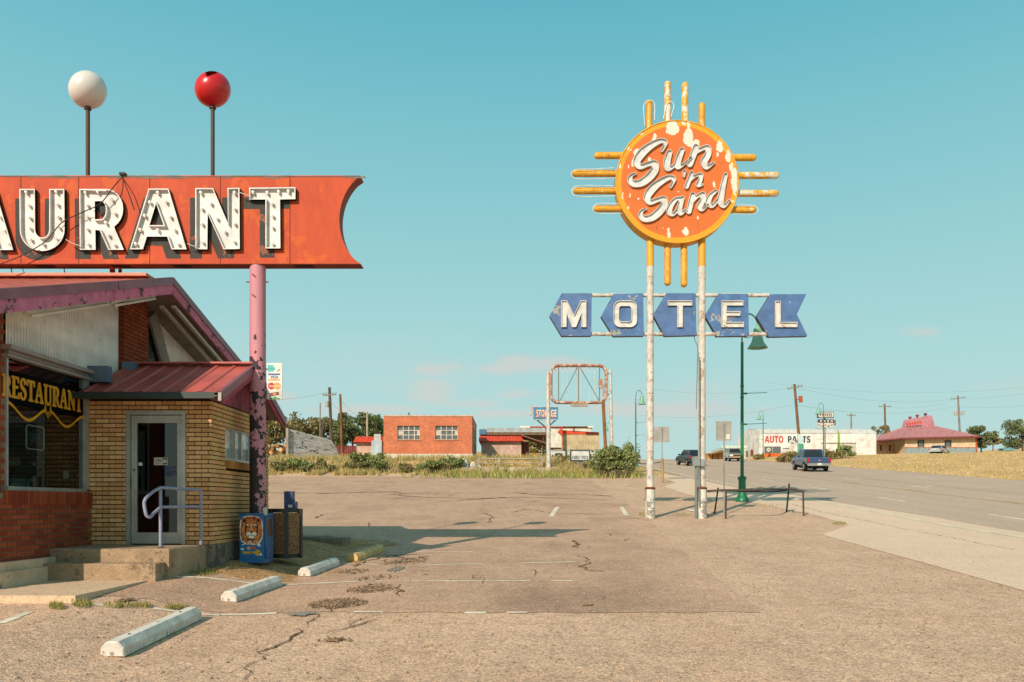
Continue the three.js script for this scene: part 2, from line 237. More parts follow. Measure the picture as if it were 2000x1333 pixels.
struct('centre_lines', [strip(21.5, 5, 118, 0.11), strip(25.5, 5, 118, 0.11), ...range(8, 112, 9).map(d => strip(21.8, d, d + 2.6, 0.11))], mYel);
struct('turn_arrows', [46, 56, 92].flatMap(d => [strip(23.5, d, d + 2.2, 0.2), lineGeo(V(23.5, 0, -d - 2), V(24.5, 0, -d - 2.6), 0.2, 0.007), quads([[V(24.4, g(24, d + 3) + .007, -d - 3.2), V(24.4, g(24, d + 2) + .007, -d - 2), V(25.2, g(24, d + 2.6) + .007, -d - 2.6), V(24.4, g(24, d + 3) + .007, -d - 3.2)]])]), mPaint);
// cracks with tar and dirt in them: irregular ribbons
const mTar = mat('#4a4035', 0.95), mCrack = mat('#6e5a48', 1);
function crackGeo(pix, w, seed) {
  const r = rng(seed), P = pix.map(([x, y]) => gp(x, y)), c = new THREE.CatmullRomCurve3(P), n = Math.max(8, Math.round(c.getLength() / 0.07)), q = []; let pl, pr;
  for (let i = 0; i <= n; i++) { const p = c.getPoint(i / n), t = c.getTangent(i / n), k = w * (0.35 + 1.1 * vn(i * 0.23, seed, 3)) * Math.min(1, i / 4, (n - i) / 4 + 0.05), j = (vn(i * 0.4, seed, 5) - 0.5) * 0.16 + (r() - 0.5) * 0.03, s = V(-t.z, 0, t.x).normalize();
    const a = p.clone().addScaledVector(s, j + k / 2), b = p.clone().addScaledVector(s, j - k / 2); a.y = g(a.x, -a.z) + 0.0125; b.y = g(b.x, -b.z) + 0.0125; if (i) q.push([pl, pr, b, a]); pl = a; pr = b; }
  return quadsUp(q);
}
const cracks = [[[[468, 1340], [482, 1312], [500, 1290], [508, 1280], [540, 1262], [575, 1240], [600, 1226]], .022], [[[600, 1226], [618, 1205], [650, 1192], [690, 1184]], .02], [[[640, 1260], [655, 1240], [700, 1210], [760, 1200]], .015], [[[590, 1240], [640, 1235], [690, 1222], [740, 1206]], .02], [[[525, 963], [640, 964], [760, 962], [800, 966], [905, 964]], .16], [[[760, 966], [830, 972], [960, 974], [1010, 972], [1195, 978]], .16], [[[1005, 963], [1060, 968], [1130, 967], [1198, 970]], .2], [[[890, 979], [960, 974], [990, 972]], .3], [[[610, 966], [720, 962], [785, 961]], .2], [[[955, 1023], [960, 1010], [950, 1004], [940, 1003]], .06], [[[1000, 1002], [1030, 996], [1075, 1002], [1180, 1006]], .06], [[[610, 1014], [625, 1008], [640, 1005]], .08], [[[1125, 1072], [1124, 1062], [1122, 1056]], .08], [[[760, 1085], [800, 1092], [840, 1088]], .1], [[[740, 975], [800, 974]], .1], [[[1130, 1086], [1150, 1100], [1140, 1112], [1180, 1120]], .03], [[[690, 1110], [705, 1100], [740, 1092], [770, 1086], [830, 1084]], .05], [[[150, 1250], [260, 1246], [330, 1250]], .012], [[[1690, 1018], [1830, 1046], [1990, 1076]], .018], [[[1545, 985], [1600, 999], [1700, 1020]], .02], [[[780, 1212], [860, 1220], [940, 1216]], .01], [[[300, 1215], [360, 1222], [420, 1221]], .012]];
{ const r = rng(333); for (let i = 0; i < 34; i++) { let x = 560 + 800 * r(), y = 985 + 190 * r() ** 1.4; const p = [[x, y]], dir = r() < 0.6 ? 0 : 1; if (y > 1100 && x > 1250) continue; for (let k = 0; k < 4; k++) { x += (dir ? 6 : 34) * (r() - 0.3); y += (dir ? 7 : 2) * (r() - 0.35) * (y - 940) / 90; p.push([x, y]); } cracks.push([p, 0.012 + 0.02 * r()]); } }
stuff(struct('pavement_cracks', cracks.map(([p, w], i) => crackGeo(p, w, 30 + i)), mCrack));
function blob(pix, seed) { const r = rng(seed), [cx, cy, rx, ry] = pix, pts = []; for (let i = 0; i < 40; i++) { const a = i / 40 * 6.283, k = 0.55 + 0.75 * vn(i * 0.7, seed, 8) * (0.7 + 0.5 * r()); pts.push(gp(cx + Math.cos(a) * rx * k + Math.sin(a) * rx * 0.35, cy - Math.sin(a) * ry * k, 0.016)); } const c = gp(cx, cy, 0.016), q = []; for (let i = 0; i < 40; i++) q.push([c, pts[i], pts[(i + 1) % 40], c]); return quadsUp(q); }
const mTarPatch = new THREE.MeshPhysicalMaterial({ specularIntensity: 0.15, map: grainTex([146, 121, 97], 0.9, 131, 512), bumpMap: grainBump, bumpScale: 0.03, roughness: 1, side: THREE.DoubleSide });
stuff(struct('broken_asphalt', [[660, 1181, 44, 8], [725, 1152, 34, 5], [790, 1097, 30, 4], [650, 1253, 22, 3], [1150, 1184, 10, 2], [245, 1174, 20, 4]].map((p, i) => blob(p, 60 + i)), mTarPatch));
{ const r = rng(555), spots = [[660, 1181, 56, 10, 340], [725, 1152, 48, 9, 170], [735, 1131, 40, 6, 80], [790, 1097, 50, 8, 130], [690, 1118, 30, 5, 90], [655, 1253, 34, 4, 40]], n = spots.reduce((a, q) => a + q[4], 0), im = new THREE.InstancedMesh(new THREE.DodecahedronGeometry(0.016, 0), mat('#7d6a56', 1, { plain: true }), n), m = new THREE.Matrix4(), q = new THREE.Quaternion(); let k = 0; for (const [cx, cy, rx, ry, c] of spots) for (let i = 0; i < c; i++) { const a = r() * 6.283, t = Math.sqrt(r()), y = cy - Math.sin(a) * ry * t, x = cx + Math.cos(a) * rx * t + (cy - y) * 2.2, p = gp(x, y, 0.016), s = 0.35 + 1.1 * r() * r(); q.setFromEuler(new THREE.Euler(r() * 6, r() * 6, r() * 6)); m.compose(p, q, V(s * 1.3, s * 0.7, s * 1.3)); im.setMatrixAt(k, m); const v = 0.5 + 0.9 * r(); im.setColorAt(k++, new THREE.Color(v, v * 0.96, v * 0.9)); } im.name = 'asphalt_crumbs'; scene.add(im); stuff(im, 'dark crumbs of broken asphalt lying in the worn patches', 'rubble'); }
const mGreyPatch = mat('#8d8577', 0.95);
struct('patching', [[775, 1113, 16, 5], [590, 1201, 30, 5]].map((p, i) => blob(p, 80 + i)), mGreyPatch);
// dirt that has gathered along the porch, and the pavement slab at the steps
struct('dirt_strip', sheetGeo(range(12.2, 21, 0.3), -4.95, D => mix(-3.2, -2.4, (D - 12.2) / 8.8), 10, (x, D) => -0.045 - 0.1 * sstep(13.2, 12.3, D) + 0.05 * sstep(-3.2, -4.6, x) + 0.09 * fbm(x / 4 + 4, D / 4, 16, 4, 3), (x, D) => blotch(x * 3, D * 3, 33, 0.3) * 0.72), mDirt);
// ---------- restaurant building with its entrance porch ----------
const mYellowBricks = ['#dcab74', '#d39f69', '#e3b57e', '#cf9b69', '#deae7c', '#c8945f'].map(c => mat(c, 0.85));
const mRedBricks = ['#96472c', '#8c4028', '#a05034', '#873d29', '#9b4c2e'].map(c => mat(c, 0.9));
const mMortarD = mat('#2f251b', 0.95), mMortarL = mat('#8f7660', 0.95);
const mAlu = mat('#b9b7ad', 0.42, { metalness: 0.45 }), mDarkTrim = mat('#25332f', 0.5), mGlass = new THREE.MeshPhysicalMaterial({ color: S('#b9c9c4'), transmission: 1, thickness: 0, roughness: 0.02, ior: 1.5 });
const mPinkPeel = new THREE.MeshStandardMaterial({ map: peel('#c8728c', '#4a3a34', 0.40, 5, 14), roughness: 0.8, side: THREE.DoubleSide });
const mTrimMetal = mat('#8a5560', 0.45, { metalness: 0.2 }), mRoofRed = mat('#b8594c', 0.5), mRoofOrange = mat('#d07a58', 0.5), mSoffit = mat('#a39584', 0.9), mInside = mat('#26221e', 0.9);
const XW = -6.87, XR = -6.77, LY = 1.09, PF = -13.2, PX = -4.85;
const restaurant = thing('restaurant_building', 'brick roadside restaurant with pink fascia, corrugated gable and yellow brick entrance porch', 'building');
const RD0 = 14.7, roofY = D => D < RD0 ? 5.80 - 0.304 * (RD0 - D) : 5.80 - 0.235 * (D - RD0);
// shell
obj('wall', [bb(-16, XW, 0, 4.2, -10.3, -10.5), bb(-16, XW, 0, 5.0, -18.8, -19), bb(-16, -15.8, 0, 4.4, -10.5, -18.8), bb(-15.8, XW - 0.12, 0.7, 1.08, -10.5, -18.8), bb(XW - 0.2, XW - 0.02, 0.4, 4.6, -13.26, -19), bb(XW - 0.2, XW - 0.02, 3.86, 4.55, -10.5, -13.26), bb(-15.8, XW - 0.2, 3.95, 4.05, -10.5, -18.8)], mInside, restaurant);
const redWall = obj('red_brick_wall', [bb(XW - 0.2, XR - 0.012, 0.3, 1.9, -10.31, -13.19), bb(XW - 0.2, XW - 0.012, 1.9, 4.45, -10.31, -11.08)], mMortarL, restaurant);
const BH = 0.0575, BP = 0.0727, BL = 0.201, BS = 0.213;
const redGeo = ready(box(0.03, BH - 0.002, BL)), redSill = ready(box(0.05, 0.19, 0.062));
{
  const r = rng(4); let k = 0;
  for (let c = 0; c < 12; c++) for (let i = 0; i < 12; i++) {                          // lower wall
    const y = LY - 0.13 + c * BP + BH / 2, z = -10.75 - i * BS - (c % 2) * BS / 2; if (z < -13.12) continue;
    const b = obj('brick', redGeo, mRedBricks[Math.floor(r() * 5)], redWall); b.position.set(XR - 0.012 + r() * 0.006, y, z);
  }
  const rest = [], pier = [];
  for (let c = 0; c < 36; c++) for (let i = 0; i < 3; i++) rest.push(tint(box(0.03, BH, BL, XW - 0.014, 1.97 + c * BP, -10.48 - i * BS - (c % 2) * 0.1), 0.85 + 0.3 * r()));
  stuff(obj('upper_bricks', rest, mat('#96472c', 0.9, { vertexColors: true }), restaurant));
  for (let i = 0; i < 32; i++) { const b = obj('sill_brick', redSill, mRedBricks[Math.floor(r() * 5)], redWall); b.position.set(XR - 0.008, 1.84, -10.95 - i * 0.071); }
  const pierB = bb(XW - 0.1, XW + 0.1, 3.4, 5.5, -14.27, -15.2); pier.push(tint(pierB, 0.5));
  for (let c = 0; c < 30; c++) { for (let i = 0; i < 5; i++) { const z0 = -14.26 - i * BS + (c % 2) * 0.1, z1 = Math.max(z0 - BL, -15.21), z2 = Math.min(z0, -14.26); if (z2 - z1 > 0.03) pier.push(tint(bb(XW + 0.09, XW + 0.115, 3.42 + c * BP, 3.42 + c * BP + BH, z2, z1), 0.85 + 0.3 * r())); } pier.push(tint(bb(XW, XW + 0.1, 3.42 + c * BP, 3.42 + c * BP + BH, -14.25, -14.3), 0.8 + 0.3 * r())); }
  stuff(obj('brick_pier', pier, mat('#8f4729', 0.9, { vertexColors: true }), restaurant));
}
// beige foundation block beside the steps
obj('foundation', [bb(XW - 0.1, XR + 0.09, 0.3, LY - 0.11, -10.3, -12.02), bb(XW - 0.1, XR + 0.16, 0.3, 0.86, -10.3, -11.7)], new THREE.MeshStandardMaterial({ map: peel('#cdb393', '#8d7a62', 0.40, 25, 9), roughness: 0.95 }), restaurant);
// window with gold lettering
const win = part('window', restaurant);
obj('frame', [bb(XW - 0.06, XW + 0.05, 1.91, 1.99, -11.08, -13.14), bb(XW - 0.06, XW + 0.06, 3.80, 3.87, -11.08, -13.19), bb(XW - 0.06, XW + 0.06, 1.99, 3.8, -13.1, -13.19), bb(XW - 0.03, XW + 0.03, 1.99, 3.8, -11.08, -11.12)], mAlu, win);
obj('pane', quads([[V(XW, 1.97, -11.1), V(XW, 1.97, -13.12), V(XW, 3.82, -13.12), V(XW, 3.82, -11.1)]]), mGlass, win);
{
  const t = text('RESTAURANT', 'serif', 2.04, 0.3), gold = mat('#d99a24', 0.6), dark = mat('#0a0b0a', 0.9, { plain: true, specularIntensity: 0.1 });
  t.rotateY(Math.PI / 2); t.translate(XW + 0.012, 3.36, -12.03); obj('lettering', [[0, 0], [0.01, 0], [-0.01, 0], [0, 0.008], [0, -0.008]].map(([a, b], i) => t.clone().translate(i * 0.0008, b, a)), gold, win);
  obj('painted_dark_glass', quads([[V(XW + 0.006, 3.12, -11.12), V(XW + 0.006, 3.12, -13.1), V(XW + 0.006, 3.58, -13.1), V(XW + 0.006, 3.58, -11.12)]]), dark, win);  // near-black sheet paints in the dark look of the glass; no cloth hangs here
  const sw = []; for (let i = 0; i < 40; i++) { const f = q => { const u = q / 40; return [-11.1 - u * 2.0, 3.04 + 0.1 * Math.cos(u * 2 * Math.PI * 2) - (u > 0.46 && u < 0.54 ? 0.05 : 0)]; }, a = f(i), b = f(i + 1), w = 0.022; sw.push([V(XW + 0.012, a[1] - w, a[0]), V(XW + 0.012, b[1] - w, b[0]), V(XW + 0.012, b[1] + w, b[0]), V(XW + 0.012, a[1] + w, a[0])]); }
  for (const s of [-1, 1]) sw.push([V(XW + 0.012, 3.0, -12.1), V(XW + 0.012, 3.1, -12.1 + s * 0.03), V(XW + 0.012, 3.24, -12.1 + s * 0.07), V(XW + 0.012, 3.14, -12.1 + s * 0.09)]);
  obj('scroll', quads(sw), gold, win);
  obj('awning_rail', [bb(XW - 0.02, XW + 0.14, 3.84, 3.9, -11.0, -13.6), bb(XW, XW + 0.1, 3.74, 3.78, -11.0, -13.2)], mat('#9c8f88', 0.5), win);
}
// corrugated gable panels
function corr(z0, z1, y0, yTop, pitch, dep) { const q = []; for (let z = z0; z > z1; z -= pitch) { const a = z, b = z - pitch * 0.35, c = z - pitch * 0.5, d = z - pitch * 0.85, e = z - pitch, P = (zz, x) => [V(XW + x, y0(zz), zz), V(XW + x, yTop(zz), zz)]; const pts = [P(a, dep), P(b, dep), P(c, 0), P(d, 0), P(e, dep)]; for (let i = 0; i < 4; i++) if (pts[i][1].y > pts[i][0].y && pts[i + 1][1].y > pts[i + 1][0].y) q.push([pts[i][0], pts[i + 1][0], pts[i + 1][1], pts[i][1]]); } return quads(q); }
const mCorr = new THREE.MeshStandardMaterial({ map: peel('#efece3', '#b5afa2', 0.33, 15, 5), roughness: 0.75, side: THREE.DoubleSide });
obj('corrugated_panel', corr(-11.08, -14.24, () => 3.88, z => roofY(-z) - 0.24, 0.07, 0.018), mCorr, restaurant);
obj('corrugated_panel', corr(-15.75, -18.9, () => 3.6, z => roofY(-z) - 0.24, 0.07, 0.018), mCorr, restaurant);
obj('dark_panel', quads([[V(XW + 0.02, 3.6, -15.2), V(XW + 0.02, 3.6, -16.6), V(XW + 0.02, 4.9, -16.2), V(XW + 0.02, 5.4, -15.2)]]), new THREE.MeshStandardMaterial({ map: peel('#24302f', '#5c625c', 0.42, 16, 10), roughness: 0.8, side: THREE.DoubleSide }), restaurant);
obj('leaning_board', bar(V(XW + 0.12, 5.3, -15.35), V(XW + 0.12, 3.9, -16.35), 0.05, 0.34), mat('#8d8478', 0.9), restaurant);
// main roof
const rf = part('roof', restaurant), XF = -6.11;
const slopeQ = (d0, d1, x0, x1, dy) => [V(x0, roofY(d0) + dy, -d0), V(x1, roofY(d0) + dy, -d0), V(x1, roofY(d1) + dy, -d1), V(x0, roofY(d1) + dy, -d1)];
obj('metal_sheeting', [quads([slopeQ(9.0, RD0, -17, XF, 0), slopeQ(RD0, 20.2, -17, XF, 0)]), ...range(-16.8, -6.5, 0.3).flatMap(x => [bar(V(x, roofY(9.3), -9.3), V(x, roofY(RD0), -RD0), 0.05, 0.014)])], mat('#cc7462', 0.6), rf);
obj('ridge_cap', [bar(V(-17, 5.81, -RD0), V(XF - 0.35, 5.81, -RD0), 0.5, 0.05)], mRoofOrange, rf);
obj('soffit', quads([slopeQ(9.0, RD0, -17, XF - 0.03, -0.22), slopeQ(RD0, 20.2, -17, XF - 0.03, -0.22)]), mSoffit, rf);
const seg = (d0, d1, y, w, h) => bar(V(XF, roofY(d0) + y, -d0), V(XF, roofY(d1) + y, -d1), w, h);
obj('pink_fascia', [seg(9.0, 12.5, -0.19, 0.04, 0.17), seg(12.53, RD0, -0.19, 0.04, 0.17), seg(RD0, 20.2, -0.19, 0.04, 0.17), bb(-17, XF, roofY(9.0) - 0.26, roofY(9.0) - 0.02, -8.97, -9.01)], mPinkPeel, rf);
obj('metal_trim', [seg(8.97, 12.62, -0.045, 0.075, 0.13), seg(12.64, RD0, -0.045, 0.078, 0.132), seg(RD0, 20.2, -0.045, 0.078, 0.13)], mTrimMetal, rf);
const mTube = mat('#d8cfbd', 0.5);
for (const [a, b, dx] of [[10.6, 12.75, -0.2], [12.82, 14.4, -0.2], [15.1, 17.8, -0.14], [15.1, 17.8, -0.36]]) obj('strip_light', [bar(V(XF + dx, roofY(a) - 0.31, -a), V(XF + dx, roofY(b) - 0.31, -b), 0.07, 0.05), bar(V(XF + dx + 0.05, roofY(a) - 0.36, -a - 0.05), V(XF + dx + 0.05, roofY(b) - 0.36, -b + 0.05), 0.035, 0.035)], mTube, rf);
obj('flashing', [bb(XW, XW + 0.35, 3.72, 3.98, -13.2, -13.35), bb(XW + 0.1, XW + 0.3, 3.9, 4.22, -14.2, -14.4)], mat('#5f7488', 0.5), restaurant);
// porch: yellow brick front with the door
const frontWall = obj('porch_front_wall', [bb(XW, -6.225, LY - 0.02, 3.47, PF - 0.008, PF - 0.2), bb(-5.255, PX - 0.008, LY - 0.02, 3.47, PF - 0.008, PF - 0.2), bb(-6.225, -5.255, 3.255, 3.47, PF - 0.008, PF - 0.2)], mMortarD, restaurant);
{
  const r = rng(8), cache = {};
  const bg = w => cache[w.toFixed(2)] ||= ready(box(+w.toFixed(2), BH, 0.03));
  for (let c = 0; c < 32; c++) {
    const y = LY + 0.006 + c * BP + BH / 2;
    const runs = y + BH / 2 < 3.25 ? [[XW + 0.005, -6.228], [-5.252, PX]] : [[XW + 0.005, PX]];
    for (const [a, b] of runs) for (let x = XW + 0.06 - (c % 2) * BS / 2 - BS; x < b; x += BS) {
      const x0 = Math.max(a, x), x1 = Math.min(b, x + BL); if (x1 - x0 < 0.012) continue;
      const m = obj('brick', bg(x1 - x0), mYellowBricks[Math.floor(r() * 6)], frontWall); m.position.set((x0 + x1) / 2, y, PF - 0.012 + r() * 0.004);
    }
  }
  const side = []; const inWin = (y, d) => d > 13.86 && d < 15.4 && y > 2.36 && y < 3.08;
  for (let c = 0; c < 32; c++) for (let i = 0; i < 15; i++) {
    const y = LY + 0.006 + c * BP + BH / 2, d0 = 13.2 + i * BS - (c % 2) * BS / 2; let a = Math.max(13.19, d0), b = Math.min(16.3, d0 + BL);
    if (inWin(y, (a + b) / 2)) continue; if (inWin(y, b)) b = Math.min(b, 13.87); if (inWin(y, a)) a = Math.max(a, 15.39); if (b - a < 0.03) continue;
    side.push(tint(bb(PX - 0.02, PX + 0.004 + r() * 0.004, y - BH / 2, y + BH / 2, -a, -b), 0.86 + 0.26 * r(), 0.86 + 0.24 * r(), 0.86 + 0.24 * r()));
  }
  stuff(obj('porch_side_bricks', side, mat('#d8a76f', 0.85, { vertexColors: true }), restaurant));
  obj('porch_side_wall', [bb(PX - 0.2, PX - 0.01, LY, 2.37, -13.22, -16.3), bb(PX - 0.2, PX - 0.01, 3.08, 3.47, -13.22, -16.3), bb(PX - 0.2, PX - 0.01, 2.37, 3.08, -13.22, -13.87), bb(PX - 0.2, PX - 0.01, 2.37, 3.08, -15.39, -16.3), bb(XW, PX - 0.01, LY, 3.47, -16.1, -16.3)], mMortarD, restaurant);
  obj('porch_foundation', [bb(PX - 0.2, PX + 0.03, 0.2, LY, -13.16, -16.32)], new THREE.MeshStandardMaterial({ map: peel('#7d7263', '#5b5145', 0.45, 35, 6), roughness: 0.95 }), restaurant);
  obj('porch_interior', [bb(XW, PX - 0.2, LY - 0.1, LY - 0.01, -13.4, -16.1), bb(XW, PX - 0.2, 3.4, 3.46, -13.4, -16.1), bb(XW + 0.01, XW + 0.04, LY, 3.4, -13.42, -16.05), bb(XW + 0.04, PX - 0.24, LY, 3.4, -16.04, -16.08), bb(PX - 0.24, PX - 0.21, LY, 3.4, -13.42, -16.04)], mInside, restaurant);  // includes dark linings added to darken the view through the door glass
  const sw = part('side_window', restaurant);
  obj('frame', [bb(PX - 0.1, PX - 0.03, 2.5, 2.54, -13.87, -15.39), bb(PX - 0.1, PX - 0.03, 3.03, 3.08, -13.87, -15.39), ...[13.89, 14.32, 14.42, 14.78, 15.37].map(d => bb(PX - 0.1, PX - 0.03, 2.54, 3.03, -d + 0.02, -d - 0.02))], mAlu, sw);
  obj('pane', quads([[V(PX - 0.06, 2.5, -13.87), V(PX - 0.06, 2.5, -15.39), V(PX - 0.06, 3.06, -15.39), V(PX - 0.06, 3.06, -13.87)]]), new THREE.MeshPhysicalMaterial({ color: S('#ffffff'), transmission: 0.8, roughness: 0.03 }), sw);
  obj('curtain', quads(range(0, 29, 1).map(i => { const d = 13.88 + i * 0.05, e = 0.02 * (i % 2), f = 0.02 - e; return [V(PX - 0.16 + e, 2.5, -d), V(PX - 0.16 + f, 2.5, -d - 0.05), V(PX - 0.16 + f, 3.06, -d - 0.05), V(PX - 0.16 + e, 3.06, -d)]; })), new THREE.MeshStandardMaterial({ map: tex(256, (u, v) => { const f = fbm(u, v, 7, 4, 91), k = fbm(u, v, 5, 3, 97); return f > 0.6 ? [96, 120, 88] : k > 0.62 ? [170, 120, 140] : [206, 204, 190]; }, true, 1.2), roughness: 0.9, side: THREE.DoubleSide }), sw);
  obj('brick_sill', range(13.86, 15.36, 0.075).map((d, i) => tint(box(0.16, 0.13, 0.066, PX + 0.0, 2.43, -d - 0.033, 0, 0, -0.15), 0.8 + 0.3 * r())), mat('#b58046', 0.85, { vertexColors: true }), sw);
}
const door = part('door', restaurant);
obj('frame', [bb(-6.22, -6.16, LY, 3.25, PF + 0.015, PF - 0.12), bb(-5.32, -5.26, LY, 3.25, PF + 0.015, PF - 0.12), bb(-6.16, -5.32, 3.19, 3.25, PF + 0.015, PF - 0.12)], mAlu, door);
obj('leaf', [bb(-6.15, -6.06, LY + 0.02, 3.18, PF - 0.03, PF - 0.075), bb(-5.41, -5.33, LY + 0.02, 3.18, PF - 0.03, PF - 0.075), bb(-6.06, -5.41, 3.06, 3.18, PF - 0.03, PF - 0.075), bb(-6.06, -5.41, LY + 0.02, LY + 0.2, PF - 0.03, PF - 0.075)], mAlu, door);
obj('pane', bb(-6.06, -5.41, LY + 0.2, 3.06, PF - 0.05, PF - 0.056), mGlass, door);
obj('handle', [bb(-6.13, -6.08, 1.98, 2.22, PF - 0.03, PF - 0.02), bb(-6.1, -6.03, 1.99, 2.2, PF + 0.03, PF + 0.015), bb(-6.12, -6.1, 2.0, 2.19, PF - 0.03, PF + 0.02)], mAlu, door);
obj('lock', cyl(0.02, 0.02, 0.012).rotateX(Math.PI / 2).translate(-6.105, 2.3, PF - 0.03), mat('#777', 0.3, { metalness: 0.9 }), door);
{
  const mW = mat('#d9d3c6', 0.7), mK = mat('#1a1a1a', 0.7), mR = mat('#b5322a', 0.7), z = PF - 0.04;
  const notice = part('closed_notice', door);
  obj('card', bb(-5.79, -5.57, 2.38, 2.5, z, z - 0.004), mW, notice);
  obj('word', text('CLOSED', 'sans', 0.115, 0.05).translate(-5.722, 2.455, z + 0.002), mK, notice);
  obj('word', text('Will Return', 'sans', 0.1, 0.022).translate(-5.722, 2.405, z + 0.002), mK, notice);
  obj('dial', [bb(-5.65, -5.58, 2.39, 2.49, z, z + 0.001)], mK, notice); obj('dial_face', new THREE.CircleGeometry(0.032, 20).translate(-5.615, 2.44, z + 0.003), mW, notice); obj('dial_hand', box(0.03, 0.007, 0.001, -5.608, 2.446, z + 0.005, 0, 0, 0.6), mR, notice);
  obj('small_label', bb(-6.04, -5.98, 2.37, 2.42, z, z - 0.003), mW, door);
  const blue = mat('#39427a', 0.7); ['RESTROOMS', 'reserved for', "Sun 'n' Sand", 'CUSTOMERS', 'ONLY'].forEach((s, i) => obj('lettering', text(s, 'sans', [0.21, 0.17, 0.18, 0.21, 0.1][i], 0.026).translate(-5.535, 2.345 - i * 0.033, z + 0.002), blue, door));
}
// porch roof
const pr = part('porch_roof', restaurant), PRY = d => d < 14.5 ? 4.2 - 0.42 * (14.5 - d) : 4.2 - 0.4 * (d - 14.5), X0 = XW + 0.05, X1 = -4.56;
const pq = (d0, d1, dy, x0 = X0, x1 = X1) => [V(x0, PRY(d0) + dy, -d0), V(x1, PRY(d0) + dy, -d0), V(x1, PRY(d1) + dy, -d1), V(x0, PRY(d1) + dy, -d1)];
obj('metal_sheeting', [quads([pq(12.82, 14.5, 0), pq(14.5, 16.4, 0)])], mRoofRed, pr);
for (let i = 0; i < 8; i++) { const x = X0 + 0.1 + i * 0.305, d = 0.028, w = 0.045, q = []; const A = (xx, y, dd) => V(xx, PRY(dd) + y, -dd); for (const [p, s] of [[12.8, 14.5], [14.5, 16.4]]) q.push([A(x - w, 0.001, p), A(x - w * 0.45, d, p), A(x - w * 0.45, d, s), A(x - w, 0.001, s)], [A(x - w * 0.45, d, p), A(x + w * 0.45, d, p), A(x + w * 0.45, d, s), A(x - w * 0.45, d, s)], [A(x + w * 0.45, d, p), A(x + w, 0.001, p), A(x + w, 0.001, s), A(x + w * 0.45, d, s)]); obj('rib', quads(q), mRoofRed, pr); }
obj('deck', quads([pq(12.88, 14.5, -0.05), pq(14.5, 16.35, -0.05)]), mSoffit, pr);
obj('ridge_cap', bar(V(X0, 4.235, -14.5), V(X1, 4.235, -14.5), 0.26, 0.03), mRoofRed, pr);
const rk = (d0, d1, y, w, h, x) => bar(V(x, PRY(d0) + y, -d0), V(x, PRY(d1) + y, -d1), w, h);
obj('rake_trim', [rk(12.82, 14.5, -0.04, 0.06, 0.13, X1), rk(14.5, 16.42, -0.04, 0.06, 0.13, X1)], mTrimMetal, pr);
obj('rake_board', [rk(12.9, 14.5, -0.15, 0.03, 0.11, X1 - 0.01), rk(14.5, 16.38, -0.15, 0.03, 0.11, X1 - 0.01)], mat('#a84f5e', 0.75), pr);
obj('gutter', [ext([[0, 0], [0.1, 0], [0.13, 0.1], [0.118, 0.1], [0.09, 0.012], [0.012, 0.012], [0.012, 0.1], [0, 0.1]], X1 - X0 + 0.02).rotateY(Math.PI / 2).rotateY(0).translate(X0 - 0.1, 3.4, -12.78 + 0.02)].map(o => o), mDarkTrim, pr);
obj('gutter_cap', box(0.05, 0.13, 0.1, X1 - 0.02, 3.43, -12.83, 0.3), mat('#b9b4aa', 0.5), pr);
{ const mB = new THREE.MeshStandardMaterial({ map: peel('#9c4a58', '#5a2e33', 0.40, 55, 9), roughness: 0.85, side: THREE.DoubleSide });
  for (let d = 13.0; d < 16.2; d += 0.2) { const a = d, b = Math.min(16.25, d + 0.192); obj('gable_board', quads([[V(PX + 0.03, 3.42, -a), V(PX + 0.03, 3.42, -b), V(PX + 0.03, PRY(b) - 0.06, -b), V(PX + 0.03, PRY(a) - 0.06, -a)]]), mB, restaurant); } }
// things seen through the window
const inner = thing('service_counter', 'pale counter behind the restaurant window', 'counter', [-7.9, 1.08, -12.2]);
obj('cabinet', [box(0.9, 1.0, 0.9, 0, 0.5, 0)], mat('#a9b0a8', 0.6), inner); obj('worktop', box(1.0, 0.05, 1.0, 0, 1.03, 0), mat('#7f857f', 0.4), inner);
{ const s = thing('neon_window_sign', 'unlit neon window sign with a rounded white tube border', 'sign', [XW - 0.12, 2.72, -12.0]);
  const R = [[-0.22, -0.17], [0.22, -0.17], [0.22, 0.17], [-0.22, 0.17]]; const pts = []; R.forEach(([a, b], i) => { const n = R[(i + 1) % 4]; for (let k = 0; k < 4; k++) pts.push(V(0, mix(b, n[1], 0.08 + k * 0.28), mix(a, n[0], 0.08 + k * 0.28))); });
  obj('border', tube(pts, 0.012, 64, 6, true), mat('#d8d4c8', 0.3), s); obj('word', text('OPEN', 'sans', 0.3, 0.15, 0.01).rotateY(Math.PI / 2), mat('#4a5550', 0.4), s); obj('cord', beam(V(0, -0.17, 0.05), V(0, -0.72, 0.25), 0.006), mat('#222', 0.6), s); }
{ const s = thing('coffee_machine', 'dark coffee machine on the window ledge inside', 'machine', [-7.15, 1.98, -11.35]); obj('body', [box(0.22, 0.3, 0.25, 0, 0.15, 0), box(0.26, 0.06, 0.3, 0, 0.33, 0)], mat('#1d1d1c', 0.4), s); obj('jug_handle', new THREE.TorusGeometry(0.05, 0.01, 6, 14).translate(0.05, 0.1, -0.2), mat('#1d1d1c', 0.4), s); obj('ledge', box(0.35, 0.03, 1.6, 0, -0.03, -0.4), mat('#6c6a62', 0.6), s); }
{ const s = tag(obj('wall_outlet', [box(0.08, 0.12, 0.01), box(0.03, 0.03, 0.016, 0, 0.025), box(0.03, 0.03, 0.016, 0, -0.025)], mat('#d5d2c6', 0.5)), 'white electrical outlet on the inside brick wall', 'outlet'); s.position.set(-7.15, 2.22, -13.12); }
